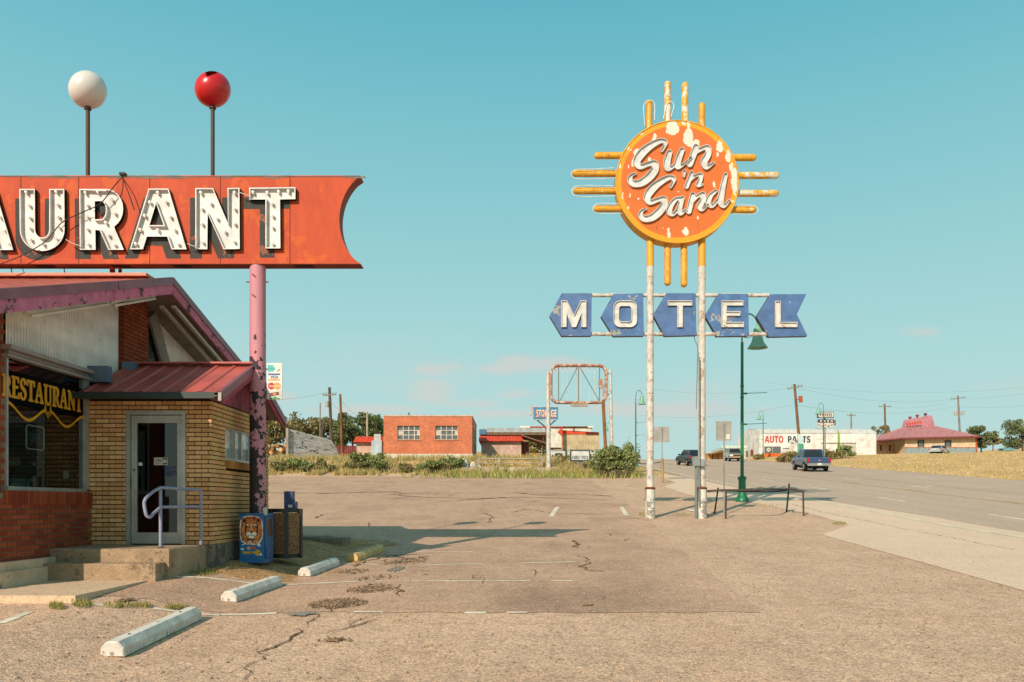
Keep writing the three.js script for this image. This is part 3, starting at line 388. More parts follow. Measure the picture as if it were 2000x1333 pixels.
{ const q = [], r = rng(77); for (let c = 0; c < 30; c++) for (let i = 0; i < 12; i++) { const x0 = XW - 0.15 - i * BS - (c % 2) * 0.1; q.push(tint(bb(x0, x0 - BL, LY + c * BP, LY + c * BP + BH, -13.2, -13.24), 0.8 + 0.3 * r())); } stuff(obj('inner_bricks', q, mat('#8a6238', 0.9, { vertexColors: true }), restaurant)); obj('inner_wall', bb(XW - 0.13, XW - 2.8, LY, 3.4, -13.205, -13.3), mMortarD, restaurant); }
// steps, slab, handrail
const mStep = new THREE.MeshStandardMaterial({ map: peel('#a78e70', '#84705a', 0.40, 45, 26), bumpMap: grainB, bumpScale: 0.012, roughness: 0.95 });
const steps = thing('entrance_steps', 'worn concrete landing and step below the glass door', 'steps', [-5.9, 0.4, -12.6]);
{ const rel = o => o.translate(5.9, -0.4, 12.6); obj('landing', [rel(ext([[0, 0], [1.75, 0], [1.86, 1.2], [0, 1.2]], 0.68, 0.015).rotateX(-Math.PI / 2).translate(XR, 0.4, -11.98).scale(1, 1, 1))], mStep, steps); obj('step', rel(bb(XR - 0.1, -5.08, 0.3, 0.9, -11.66, -12.05)), mStep, steps); }
struct('pavement_slab', [bb(-7.6, -5.2, 0.25, 0.66, -9.75, -11.9)], mConc2());
function mConc2() { return new THREE.MeshStandardMaterial({ map: grainTex([198, 170, 138], 0.12, 171, 512), roughness: 0.95 }); }
const rail = thing('handrail', 'lavender painted pipe handrail at the restaurant steps', 'handrail', [-5.2, LY, -12.4]);
{ const m = mat('#9092a8', 0.5), P = (px, py, D) => at(px, py, D).sub(rail.position), r = 0.024, D1 = 12.15, D2 = 12.95;
  obj('post', beam(P(313, 1070, D1), P(313, 957, D1), r, 10), m, rail); obj('post', beam(P(392, 1066, D2), P(392, 957, D2), r, 10), m, rail);
  obj('top_rail', [beam(P(313, 953, D1), P(392, 958, D2), r, 10), new THREE.SphereGeometry(r * 1.05, 10, 8).translate(...P(392, 958, D2).toArray())], m, rail); obj('mid_rail', beam(P(313, 991, D1), P(392, 990, D2), r, 10), m, rail);
  const c = [P(313, 953, D1), P(300, 960, 12.0), P(287, 971, 11.85), P(283, 976, 11.8), P(281, 983, 11.8), P(283, 998, 11.8), P(286, 1008, 11.82), P(291, 1011, 11.85), P(300, 1003, 12.0), P(313, 991, D1)]; obj('end_loop', tube(c, r, 48, 10), m, rail);
  for (const [px, py, D] of [[313, 1070, D1], [392, 1066, D2]]) obj('base_plate', cyl(0.05, 0.05, 0.012, ...P(px, py, D).toArray(), 14), mat('#5f4a3c', 0.8), rail); }
// ---------- restaurant roof sign ----------
const SD = 14.36, sgn = thing('restaurant_roof_sign', 'long orange sign board with white bulb letters on a peeling pink column', 'sign');
const mOrange = new THREE.MeshPhysicalMaterial({ specularIntensity: 0.4, map: tex(512, (u, v) => { const f = fbm(u, v, 9, 6, 211), f2 = fbm(u, v, 5, 4, 213), s = fbm(u, v * 0.3, 40, 3, 217); let c = [176, 69, 38]; if (f2 > 0.5) c = [179, 72, 39]; if (f > 0.66) c = [188, 82, 36]; const k = 0.94 + 0.12 * s; return c.map(q => q * k); }, true, 0.33), roughness: 0.6, side: THREE.DoubleSide });
const mGreyEdge = new THREE.MeshStandardMaterial({ map: peel('#c9573a', '#6f6a62', 0.48, 221, 12), roughness: 0.7, side: THREE.DoubleSide }), mSignDark = mat('#7a3524', 0.7);
{
  const yT = ya(344.5, SD), yB = ya(515, SD), xE = xa(704, SD), xM = xa(662.5, SD), TH = 0.29, arc = [];
  for (let i = 0; i <= 24; i++) { const t = i / 24; arc.push([xE + (xM - xE) * (1 - (2 * t - 1) ** 2) ** 0.75, mix(yB, yT, t)]); }
  const face = [[-14, yB], ...arc, [-14, yT]];
  const fg = new THREE.ShapeGeometry(shape(face)); fg.translate(0, 0, -SD); obj('face_panel', fg, mOrange, sgn);
  const bk = new THREE.ShapeGeometry(shape(face)); bk.translate(0, 0, -SD - TH); obj('back_panel', bk, mOrange, sgn);
  obj('end_return', quads(arc.slice(1).map((p, i) => { const a = arc[i]; return [V(a[0], a[1], -SD), V(a[0], a[1], -SD - TH), V(p[0], p[1], -SD - TH), V(p[0], p[1], -SD)]; })), mat('#8c4a3c', 0.6), sgn);
  obj('top_return', [bb(-14, xE, yT, yT + 0.012, -SD + 0.01, -SD - TH)], mGreyEdge, sgn);
  obj('bottom_return', [bb(-14, xE, yB - 0.01, yB, -SD, -SD - TH), ...[80, 230, 350, 590].map(px => bb(xa(px - 18, SD), xa(px + 18, SD), yB - 0.014, yB - 0.01, -SD - 0.06, -SD - 0.2))].map((o, i) => tint(o, i ? 0.15 : 1)), mat('#8a3f2a', 0.7, { vertexColors: true }), sgn);
  obj('panel_joint', [40, 153, 292, 430, 566].map(px => bb(xa(px, SD) - 0.006, xa(px, SD) + 0.006, yB, yT, -SD + 0.001, -SD + 0.005)), mSignDark, sgn);
  obj('worn_edge', range(0, 700, 14).map((px, i) => { const h = 0.012 + 0.05 * Math.max(0, vn(i * 0.45, 3, 9) - 0.35); return bb(xa(px, SD), xa(px + 14, SD), yT - h, yT, -SD + 0.001, -SD + 0.004); }), mat('#7d766c', 0.8), sgn);
}
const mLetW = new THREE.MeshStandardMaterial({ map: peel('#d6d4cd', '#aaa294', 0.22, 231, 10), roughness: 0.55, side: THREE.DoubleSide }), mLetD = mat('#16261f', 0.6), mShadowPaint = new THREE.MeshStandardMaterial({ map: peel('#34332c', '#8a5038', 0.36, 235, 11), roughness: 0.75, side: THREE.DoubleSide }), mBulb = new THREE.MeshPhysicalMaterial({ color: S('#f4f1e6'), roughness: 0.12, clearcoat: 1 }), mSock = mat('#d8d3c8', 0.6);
{
  const LD = SD - 0.085, z1 = (x, y) => [x / 2.8975, 100 + y / 2.8975], z2 = (x, y) => [350 + x / 2.8975, 100 + y / 2.8975];
  const arcp = (cx, cy, rx, ry, a0, a1, n) => range(a0, a1, (a1 - a0) / n).map(a => [cx + rx * Math.cos(a), cy + ry * Math.sin(a)]);
  const U = [[108, 780], [195, 780], [197, 1000], ...arcp(237, 1010, 40, 46, Math.PI, 0, 10).map(([x, y]) => [x, y]).map(p => p), [277, 1000], [277, 780], [362, 780], [364, 1010], ...arcp(237, 1010, 127, 122, 0, Math.PI, 16)];
  const R = [[447, 780], [600, 780], ...arcp(600, 893, 96, 113, -Math.PI / 2, Math.PI / 2 - 0.5, 10), [648, 1005], [700, 1125], [612, 1125], [562, 1015], [538, 1012], [540, 1125], [450, 1125]], Rh = [[535, 850], [570, 848], ...arcp(568, 900, 30, 52, -Math.PI / 2, Math.PI / 2, 8), [535, 952]];
  const A = [[840, 778], [952, 778], [1055, 1122], [970, 1122], [945, 1050], [830, 1050], [808, 1122], [733, 1122]], Ah = [[882, 862], [925, 985], [845, 985]];
  const N = [[90, 775], [190, 775], [275, 975], [272, 775], [340, 773], [342, 1120], [250, 1122], [160, 920], [158, 1122], [90, 1122]], T = [[395, 773], [657, 770], [657, 838], [570, 840], [572, 1117], [487, 1117], [487, 840], [395, 840]];
  const list = [['A', A.map(([x, y]) => z1(x - 982, y + 4)), [Ah.map(([x, y]) => z1(x - 982, y + 4))], [[890, 805], [955, 860], [985, 940], [1010, 1015], [1035, 1090], [845, 870], [815, 950], [790, 1020], [765, 1090], [890, 1015]].map(([x, y]) => z1(x - 982, y + 4))], ['U', U.map(p => z1(...p)), [], [[150, 803], [165, 875], [168, 945], [170, 1005], [175, 1070], [320, 800], [325, 870], [330, 940], [335, 1000], [320, 1065], [245, 1095]].map(p => z1(...p))], ['R', R.map(p => z1(...p)), [Rh.map(p => z1(...p))], [[485, 805], [495, 875], [495, 940], [495, 1010], [500, 1095], [555, 800], [635, 845], [650, 920], [600, 975], [615, 1045], [650, 1100]].map(p => z1(...p))], ['A', A.map(p => z1(...p)), [Ah.map(p => z1(...p))], [[895, 805], [850, 860], [820, 935], [795, 1015], [770, 1095], [940, 855], [965, 940], [990, 1015], [1010, 1095], [895, 1018]].map(p => z1(...p))], ['N', N.map(p => z2(...p)), [], [[125, 805], [130, 895], [130, 980], [135, 1085], [180, 865], [215, 950], [260, 1025], [312, 1080], [315, 805], [315, 895], [315, 980]].map(p => z2(...p))], ['T', T.map(p => z2(...p)), [], [[420, 803], [500, 805], [565, 800], [620, 797], [527, 865], [530, 935], [530, 1000], [530, 1095]].map(p => z2(...p))]];
  const bulbG = ready(new THREE.SphereGeometry(0.029, 12, 9)), sockG = ready(cyl(0.014, 0.016, 0.05).rotateX(Math.PI / 2));
  const W = ([x, y]) => [xa(x, LD), ya(y, LD)];
  for (const [ch, out, holes, bulbs] of list) {
    const letter = part('letter_' + ch.toLowerCase(), sgn); letter.name = 'letter'; letter.userData.label = 'white channel letter ' + ch + ' with bulbs';
    const o = out.map(W), h = holes.map(L => L.map(W)), c = channel([o], h, 0.085, 0.018), fm = obj('tray', c.face, mLetW, letter), sd = obj('return', c.side, mLetD, letter);
    fm.position.z = sd.position.z = -SD + 0.003;
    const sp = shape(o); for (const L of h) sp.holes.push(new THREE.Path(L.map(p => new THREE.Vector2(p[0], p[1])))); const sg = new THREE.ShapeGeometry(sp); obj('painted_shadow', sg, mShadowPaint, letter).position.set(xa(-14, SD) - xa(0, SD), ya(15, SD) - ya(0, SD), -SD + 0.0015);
    for (const [bx, by] of bulbs) { const p = at(bx, by, SD - 0.05), b = obj('bulb', bulbG, mBulb, letter), s = obj('socket', sockG, mSock, letter); b.position.set(p.x - 0.008, p.y + 0.012, -SD + 0.06); s.position.set(p.x, p.y, -SD + 0.03); s.rotation.x = 0.35; }
  }
  const wire = (pts, r = 0.009, c = '#3d3732') => obj('loose_wire', tube(pts.map(([x, y, d]) => at(x, y, d || LD - 0.05)), r), mat(c, 0.6), sgn);
  wire([[240, 344, SD], [222, 364], [195, 398], [160, 415], [120, 435], [90, 470], [40, 500], [0, 516]]); wire([[237, 344, SD], [246, 365], [262, 410]]); wire([[128, 468], [140, 475], [155, 480]], 0.008, '#c9c1b2'); wire([[365, 476], [375, 480], [383, 482]], 0.008, '#c9c1b2'); wire([[468, 376], [478, 380], [487, 383]], 0.008, '#c9c1b2');
  wire([[20, 521, SD + .1], [22, 530, SD + .1], [24, 545, SD + .2]]); wire([[124, 522, SD + .1], [126, 533, SD + .1], [131, 545, SD + .2]]); wire([[42, 522, SD + .1], [52, 545, SD + .2]], 0.006);
  obj('wire_hook', [box(0.1, 0.04, 0.1, xa(240, SD), ya(344, SD) + 0.03, -SD)], mat('#3d3732', 0.6), sgn);
}
// column, roof stand and the two balls
{
  const CD = 14.5, x = xa(503, CD), r = 0.14, yG = g(x, CD) + 0.1, yT = ya(518, CD);
  const col = new THREE.CylinderGeometry(r, r, yT - yG, 28, 1, true); col.translate(x, (yT + yG) / 2, -CD);
  obj('support_column', [col], new THREE.MeshStandardMaterial({ map: tex(768, (u, v) => { const h = v, f = 0.62 * fbm(u, v * 5, 4, 6, 241) + 0.38 * fbm(u, v * 5, 22, 4, 247), th = h > 0.78 ? 0.9 : h > 0.66 ? mix(0.545, 0.66, (h - 0.66) / 0.12) : mix(0.50, 0.545, h / 0.66), lean = 0.22 * Math.max(0, Math.cos((u - 0.84) * 6.283)) * sstep(0.5, 0.24, h), k = 0.93 + 0.14 * fbm(u, v, 6, 5, 243); if (f + lean > th) return [46, 36, 38]; return [187, 126, 136].map(q => q * k); }, true, 1), roughness: 0.7, side: THREE.DoubleSide }), sgn, true);
  obj('column_cap', [cyl(r * 0.8, r * 0.8, 0.06, x, yT - 0.02, -CD, 20), beam(at(481, 551, CD), at(524, 551, CD), 0.012), ...[535, 575].map(py => beam(at(492, py, CD - 0.13), at(497, py + 4, CD - 0.17), 0.01))], mat('#8a4a3c', 0.6), sgn);
  for (const [px, py, rr, red] of [[171, 176, 36, 0], [415, 175, 35, 1]]) {
    const D = 14.5, c = at(px, py, D), R = rr * D / F; obj('ball_pole', [beam(V(c.x, ya(345, D) - 0.02, c.z), V(c.x, c.y - R * 0.95, c.z), 0.035, 12), cyl(0.06, 0.05, 0.05, c.x, c.y - R - 0.02, c.z)], mat('#5e4a40', 0.6, { metalness: 0.3 }), sgn);
    let s = new THREE.SphereGeometry(R, 48, 36);
    if (red) { s = s.toNonIndexed(); const p = s.attributes.position, keep = []; for (let i = 0; i < p.count; i += 3) { let y = 0, a = 0; for (let k = 0; k < 3; k++) { y += p.getY(i + k) / 3; } a = Math.atan2(p.getX(i), p.getZ(i)); const cd = camera.position.clone().sub(c).normalize(), up = V(0, 1, 0).addScaledVector(cd, -cd.y).normalize(), q3 = V(p.getX(i), p.getY(i), p.getZ(i)), hu = q3.dot(up) / R, hr = q3.dot(V(1, 0, 0)) / R; if (q3.dot(cd) < -0.15 * R || hu < 0.56 + 0.3 * vn(hr * 6 + 20, 1, 13) + 0.35 * hr * hr) for (let k = 0; k < 3; k++) keep.push(p.getX(i + k), p.getY(i + k), p.getZ(i + k)); } s = new THREE.BufferGeometry(); s.setAttribute('position', new THREE.Float32BufferAttribute(keep, 3)); const nn = new Float32Array(keep.length); for (let i = 0; i < keep.length; i++) nn[i] = keep[i] / R; s.setAttribute('normal', new THREE.BufferAttribute(nn, 3)); }
    { const a = Math.atan2(c.y - EYE, c.x); s.rotateZ(-a); s.scale(0.87, 1, 1); s.rotateZ(a); } s.translate(c.x, c.y, c.z); obj(red ? 'red_ball' : 'white_ball', s, new THREE.MeshPhysicalMaterial({ color: S(red ? '#b80c14' : '#c9c6bd'), roughness: 0.3, clearcoat: 0.25, clearcoatRoughness: 0.2, side: THREE.DoubleSide }), sgn);
  }
  const q = (px) => [at(px, 519, 14.55), at(px, 546, 15.1)]; obj('roof_stand', [bar(...q(219), 0.09, 0.09), bar(...q(234), 0.06, 0.06), beam(at(219, 519, 14.55), at(236, 526, 14.6), 0.02)], mat('#c2603f', 0.6), sgn);
}
// ---------- card sign on the column ----------
{
  const D = 14.5, s = thing('payment_card_sign', 'small white sign of payment card logos on the pink column', 'sign', [xa(536, D), ya(745, D), -D]), k = D / F, mW = mat('#d8d6cb', 0.5);
  const R = (x0, x1, y0, y1, c, n = 'print', z = 0.012) => obj(n, [bb((x0 - 536) * k, (x1 - 536) * k, (745 - y0) * k, (745 - y1) * k, z, z - 0.002)], mat(c, 0.5), s);
  obj('board', [box(30 * k, 71 * k, 0.02)], mW, s); obj('bracket', [bb(-17 * k, -14 * k, 0.2, 0.23, -0.02, 0.02), bb(-17 * k, -14 * k, -0.23, -0.2, -0.02, 0.02)], mat('#666', 0.5), s);
  R(523, 534, 713, 718, '#4fb5b5'); R(523, 537, 718, 724, '#3aa79f'); R(523, 534, 724, 727, '#63b9b9'); obj('print', box(8 * k, 0.012, 0.002, 8 * k, 21 * k, 0.012, 0, 0, 0.7), mat('#555', 0.5), s);
  R(524, 547, 730, 733, '#2f4f94'); R(524, 547, 741, 744, '#e0993c'); obj('word', text('VISA', 'sans', 15 * k, 5.5 * k).translate(0, 8 * k, 0.014), mat('#27407c', 0.5), s);
  obj('disc', new THREE.CircleGeometry(6.8 * k, 24).translate(-6 * k, -9.5 * k, 0.012), mat('#c9211d', 0.5), s); obj('disc', new THREE.CircleGeometry(6.8 * k, 24).translate(5.5 * k, -9.5 * k, 0.0125), mat('#e2972f', 0.5), s); obj('word', text('MasterCard', 'sans', 21 * k, 3.4 * k).translate(0, -9.5 * k, 0.015), mat('#efe9dc', 0.5), s);
  obj('print', box(18 * k, 6 * k, 0.002, 0, -25 * k, 0.012, 0, 0, 0.16), mat('#1c1716', 0.5), s); obj('print', box(16 * k, 3.5 * k, 0.002, 0, -25 * k, 0.014, 0, 0, 0.16), mat('#b83422', 0.5), s); obj('print', box(5 * k, 3.6 * k, 0.002, 0, -25 * k, 0.016, 0, 0, 0.16), mat('#dfb23a', 0.5), s); R(528, 547, 778, 780, '#2f9a4a'); R(533, 540, 775.5, 778, '#3aa856');
}
// ---------- motel sign ----------
const MD = 28.2, motel = thing('motel_sign', 'tall round orange sun sign with yellow rays above blue arrow boxes on two white poles', 'sign');
const mRay = new THREE.MeshStandardMaterial({ map: peel('#e0a023', '#dcd3bf', 0.385, 301, 9, { third: '#c8871f' }), roughness: 0.5, side: THREE.DoubleSide }), mYellow = mat('#e0a024', 0.5), mRayW = new THREE.MeshStandardMaterial({ map: peel('#e0a023', '#dcd3bf', 0.50, 305, 9), roughness: 0.5 });
const mPole = new THREE.MeshStandardMaterial({ map: peel('#c9c3b8', '#979087', 0.43, 311, 12, { third: '#b98a63' }), roughness: 0.75 });
{
  const c = at(1323, 355, MD - 0.28), R = 119.5 * (MD - 0.28) / F, k = (MD - 0.28) / F, zF = c.z;
  const patches = [[605, 140, 55, 60], [755, 225, 46, 75], [760, 120, 14, 50], [800, 300, 55, 28], [840, 300, 32, 45], [1065, 315, 30, 48], [1040, 385, 15, 25], [1150, 400, 25, 50], [1185, 500, 20, 50], [1215, 640, 28, 110], [262, 385, 40, 55], [440, 240, 18, 60], [230, 470, 18, 35], [575, 1150, 22, 48], [730, 1140, 32, 42], [858, 1005, 17, 28], [130, 790, 6, 30], [200, 800, 6, 30], [270, 830, 9, 14], [1015, 690, 13, 21], [387, 437, 14, 20], [100, 510, 12, 22], [280, 205, 55, 14], [1195, 840, 16, 16], [670, 740, 9, 8], [205, 350, 8, 8], [720, 95, 14, 16], [590, 70, 30, 16], [185, 895, 7, 12], [510, 1110, 8, 6], [185, 500, 10, 12], [1215, 770, 10, 20], [180, 320, 8, 20]];
  const faceTex = tex(1024, (u, v) => { const X = 60 + u * 1190 + 46 * (fbm(u, v, 16, 4, 331) - 0.5), Y = 60 + (1 - v) * 1195 + 80 * (fbm(u, v, 14, 4, 337) - 0.5), rr = Math.hypot(60 + u * 1190 - 655, 60 + (1 - v) * 1195 - 657) / 596; let p = 0; const nz = (fbm(u, v, 20, 5, 321) - 0.5) * 1.7; for (const [a, b, rx, ry] of patches) { const q = ((X - a) / rx) ** 2 + ((Y - b) / ry) ** 2 + nz; if (q < 1) { p = 1; break; } } const kk = 0.95 + 0.1 * fbm(u, v, 7, 4, 325); if (p) return [206 * kk, 199 * kk, 182 * kk]; const line = (Math.abs(Y - 460) < 2 && X > 850) || (Math.abs(Y - 845) < 2) || (Math.abs(X - 860) < 2 && Y > 600) || (Math.abs(X - 460) < 2 && Y > 900) || (Math.abs(Y - 1030) < 1.5 && X > 400 && X < 900); const b = rr > 0.915 ? [208, 146, 40] : [196, 104, 50]; return b.map(q => q * kk * (line ? 0.86 : 1)); }, true, 1);
  const cg = new THREE.CircleGeometry(R, 72); cg.translate(c.x, c.y, zF); obj('sun_face', cg, new THREE.MeshPhysicalMaterial({ specularIntensity: 0.4, map: faceTex, roughness: 0.55 }), motel, true);
  const sideG = new THREE.CylinderGeometry(R, R, 0.56, 72, 1, true); sideG.rotateX(Math.PI / 2); sideG.translate(c.x, c.y, zF - 0.28); obj('rim', [sideG, new THREE.TorusGeometry(R, 0.025, 8, 72).translate(c.x, c.y, zF)], mYellow, motel);
  const bg = new THREE.CircleGeometry(R, 48); bg.rotateY(Math.PI); bg.translate(c.x, c.y, zF - 0.56); obj('back_face', bg, mat('#d98a3a', 0.6), motel);
  const RD = MD, ray = (x0, y0, x1, y1, m = mRay) => { const a = at(x0, y0, RD), b = at(x1, y1, RD), d = V().subVectors(b, a), L = d.length(), q = new THREE.CapsuleGeometry(0.117, L, 6, 14); q.applyQuaternion(new THREE.Quaternion().setFromUnitVectors(V(0, 1, 0), d.normalize())); q.translate((a.x + b.x) / 2, (a.y + b.y) / 2, (a.z + b.z) / 2); obj('ray', q, m, motel); };
  ray(1167, 304, 1225, 304); ray(1124, 339, 1215, 339); ray(1126, 373, 1215, 373); ray(1166, 408, 1225, 408); ray(1422, 308, 1471, 308); ray(1432, 343, 1516, 343, mRayW); ray(1432, 378, 1515, 378, mRayW); ray(1420, 410, 1471, 410); ray(1268, 202, 1268, 255); ray(1304, 165, 1304, 250, mRayW); ray(1338, 167, 1338, 250, mRayW); ray(1371, 207, 1371, 255); ray(1304, 465, 1304, 552); ray(1336, 465, 1336, 555);
  const mTubeG = mat('#e9e6dc', 0.2), loop = p => obj('neon_tube', tube(p.map(([x, y]) => at(x, y, RD - 0.18)), 0.01, 40, 6), mTubeG, motel);
  loop([[1259, 245], [1258, 205], [1263, 197], [1270, 195], [1277, 199], [1279, 235]]); loop([[1296, 232], [1303, 200], [1308, 197], [1316, 203], [1311, 228]]); loop([[1200, 328], [1160, 330], [1120, 333], [1115, 340], [1120, 347], [1205, 348]]); loop([[1198, 363], [1122, 365], [1117, 373], [1120, 381], [1204, 383]]); loop([[1210, 398], [1164, 399], [1158, 407], [1163, 415], [1215, 417]]); loop([[1440, 400], [1476, 403], [1481, 410], [1475, 417], [1432, 418]]);
  // script letters, cut as channel letters from brush strokes
  const Z = (x, y) => [xa(1190 + x / 4.937, MD - 0.28), ya(220 + y / 4.937, MD - 0.28)], zs = 1 / 4.937 * k;
  const S1 = [[505, 375, 12], [540, 295, 17], [500, 280, 22], [400, 325, 30], [305, 405, 37], [262, 485, 30], [290, 528, 24], [370, 505, 21], [435, 495, 25], [440, 545, 32], [385, 625, 36], [300, 685, 33], [225, 690, 28], [196, 650, 22], [212, 612, 14], [250, 595, 8]];
  const G = [['S', [S1]], ['u', [[[577, 392, 24], [552, 490, 30], [560, 545, 24], [615, 525, 14], [668, 445, 13]], [[698, 368, 22], [662, 465, 27], [655, 530, 22], [715, 505, 12], [785, 435, 9]]]], ['n', [[[832, 338, 25], [805, 420, 27], [772, 505, 26]], [[785, 450, 12], [855, 375, 17], [945, 345, 22], [950, 400, 27], [910, 485, 30], [930, 535, 20], [1003, 492, 10]]]], ["'", [[[722, 572, 14], [716, 622, 9]]]], ['n', [[[792, 590, 18], [742, 722, 19]], [[752, 685, 9], [828, 617, 13], [880, 607, 16], [872, 660, 19], [852, 705, 19], [893, 702, 8]]]], ['S', [S1.map(([x, y, r]) => [105 + (x - 190) * 0.94 + 190 - 2, 362 + (y - 280) * 0.965 + 280 - 10, r * 0.95])]], ['a', [[[692, 832, 12], [640, 842, 18], [590, 905, 23], [575, 968, 25], [612, 988, 16], [668, 925, 12]], [[702, 830, 18], [672, 935, 24], [682, 982, 17], [738, 942, 9]]]], ['n', [[[802, 800, 23], [762, 958, 24]], [[772, 900, 11], [845, 815, 15], [902, 792, 19], [897, 850, 24], [868, 915, 25], [890, 942, 15], [948, 893, 9]]]], ['d', [[[1022, 762, 14], [972, 810, 21], [950, 878, 24], [985, 907, 18], [1042, 850, 13]], [[1118, 608, 18], [1082, 770, 25], [1072, 875, 27], [1100, 908, 17], [1155, 852, 9]]]]];
  const mTray = new THREE.MeshStandardMaterial({ map: peel('#d2d1cb', '#b3aea5', 0.3, 331, 7), roughness: 0.5, side: THREE.DoubleSide });
  function contours(f, x0, y0, x1, y1, s) {                              // marching squares, material on the left
    const nx = Math.ceil((x1 - x0) / s), ny = Math.ceil((y1 - y0) / s), val = []; for (let j = 0; j <= ny; j++) { val.push([]); for (let i = 0; i <= nx; i++) val[j].push(f(x0 + i * s, y0 + j * s)); }
    const segs = new Map(), key = p => p.id, L = (i0, j0, i1, j1) => { const a = val[j0][i0], b = val[j1][i1], t = a / (a - b), p = [x0 + (i0 + (i1 - i0) * t) * s, y0 + (j0 + (j1 - j0) * t) * s]; p.id = (i0 === i1 ? 'v' : 'h') + i0 + ',' + j0; return p; };
    for (let j = 0; j < ny; j++) for (let i = 0; i < nx; i++) { const c = [val[j][i], val[j][i + 1], val[j + 1][i + 1], val[j + 1][i]].map(v => v < 0), E = [() => L(i, j, i + 1, j), () => L(i + 1, j, i + 1, j + 1), () => L(i, j + 1, i + 1, j + 1), () => L(i, j, i, j + 1)];
      const out = []; for (let e = 0; e < 4; e++) { const a = c[e], b = c[(e + 1) % 4]; if (a && !b) out.push([e, 'x']); if (!a && b) out.push([e, 'n']); }
      for (let q = 0; q < out.length; q++) if (out[q][1] === 'x') { for (let w = 1; w < out.length; w++) { const o = out[(q + w) % out.length]; if (o[1] === 'n') { const p = E[out[q][0]](), r = E[o[0]](); segs.set(key(p), [p, r]); break; } } } }
    const loops = []; while (segs.size) { const [k0, s0] = segs.entries().next().value; const loop = []; let cur = s0; segs.delete(k0); loop.push(cur[0]); for (let n = 0; n < 20000; n++) { const kk = key(cur[1]); const nx2 = segs.get(kk); if (!nx2) break; segs.delete(kk); loop.push(nx2[0]); cur = nx2; } if (loop.length > 8) loops.push(loop); } return loops;
  }
  for (const [ch, strokes] of G) {
    const caps = []; for (const st of strokes) { const cv = new THREE.CatmullRomCurve3(st.map(([x, y, r]) => { const p = Z(x, y); return V(p[0], p[1], (r * 1.08 + 1.5) * zs); })), n = st.length * 10; for (let i = 0; i < n; i++) { const a = cv.getPoint(i / n), b = cv.getPoint((i + 1) / n); caps.push([a, b]); } }
    const f = (x, y) => { let m = 9; for (const [a, b] of caps) { const dx = b.x - a.x, dy = b.y - a.y, t = cl(((x - a.x) * dx + (y - a.y) * dy) / (dx * dx + dy * dy + 1e-12)), d = Math.hypot(x - a.x - dx * t, y - a.y - dy * t) - mix(a.z, b.z, t); if (d < m) m = d; } return m; };
    const xs = caps.map(c => c[0].x), ys = caps.map(c => c[0].y), pad = 0.2, loops = contours(f, Math.min(...xs) - pad, Math.min(...ys) - pad, Math.max(...xs) + pad, Math.max(...ys) + pad, 0.022);
    const flip = area(loops.reduce((m, L) => Math.abs(area(L)) > Math.abs(area(m)) ? L : m)) < 0; const LL = flip ? loops.map(L => [...L].reverse()) : loops;
    const o = LL.filter(L => area(L) > 0), h = LL.filter(L => area(L) < 0), cc = channel(o, h, 0.085, 0.014), letter = part('letter', motel); letter.userData.label = 'white script channel letter ' + (ch === "'" ? 'apostrophe' : ch);
    for (const m of [obj('tray', cc.face, mTray, letter), obj('return', cc.side, mat('#cbc5b8', 0.5), letter)]) m.position.z = zF + 0.004;
  }
  // poles and lower sleeves
  for (const px of [1270, 1371]) { const b = gp(px, 1010), x = xa(px, MD), yb = g(x, MD), yTop = ya(470, MD), yS = ya(955, MD), yY = ya(521, MD); const cg2 = (r, a, b2) => { const q = new THREE.CylinderGeometry(r, r, b2 - a, 20, 1, true); q.translate(x, (a + b2) / 2, -MD); return q; };
    obj('pole', cg2(0.125, yS, yY), mPole, motel); obj('pole_top', cg2(0.128, yY, yTop + 1.2), mYellow, motel); obj('pole_sleeve', [cg2(0.168, yb - 0.1, yS), cyl(0.168, 0.125, 0.03, x, yS, -MD, 20)], new THREE.MeshStandardMaterial({ map: peel('#cfcfc2', '#8f887c', 0.46, 315, 10), roughness: 0.8 }), motel); obj('rusted_collar', [lathe([[0.128, 0], [0.18, -0.02], [0.175, 0.04], [0.128, 0.06]], 18, x, yS, -MD)], mat('#7a4526', 0.9), motel); }
  { const x = xa(1360, MD - 0.2), z = -(MD - 0.2); obj('conduit', [beam(V(x, g(x, 28) - 0.05, z), V(x, ya(905, MD), z), 0.045, 10), beam(V(x + 0.12, g(x, 28) + 0.4, z), V(x + 0.1, ya(700, MD), z + 0.03), 0.02, 8)], mat('#7f8784', 0.5, { metalness: 0.3 }), motel); obj('switch_box', [box(0.24, 0.32, 0.16, x - 0.02, ya(902, MD), z + 0.05, 0.15, 0, 0.06), box(0.12, 0.24, 0.14, x + 0.2, ya(905, MD), z + 0.02)], mat('#9aa09b', 0.5, { metalness: 0.3 }), motel); obj('loose_wire', tube([at(1356, 655, MD), at(1357, 664, MD), at(1362, 675, MD), at(1362, 720, MD - .1), at(1360, 800, MD - .1)], 0.012), mat('#6a6f6c', 0.6), motel); }
  obj('cross_bar', beam(at(1100, 577, MD), at(1502, 577, MD), 0.068, 12), mPole, motel); obj('cross_bar', beam(at(1100, 653, MD), at(1506, 653, MD), 0.068, 12), mPole, motel);
  // arrow boxes
  const AD = MD - 0.13, mBlue = new THREE.MeshStandardMaterial({ map: peel('#4b6c9a', '#9c998f', 0.37, 341, 5, { n: 512, rep: 0.4 }), roughness: 0.55, side: THREE.DoubleSide }), mBlue2 = new THREE.MeshStandardMaterial({ map: peel('#4a71a0', '#a09d92', 0.375, 345, 6, { rep: 0.45 }), roughness: 0.55, side: THREE.DoubleSide }), mEdge = mat('#5d5a57', 0.6), mLet = new THREE.MeshStandardMaterial({ map: peel('#cfcdc5', '#94735e', 0.33, 351, 9), roughness: 0.6, side: THREE.DoubleSide });
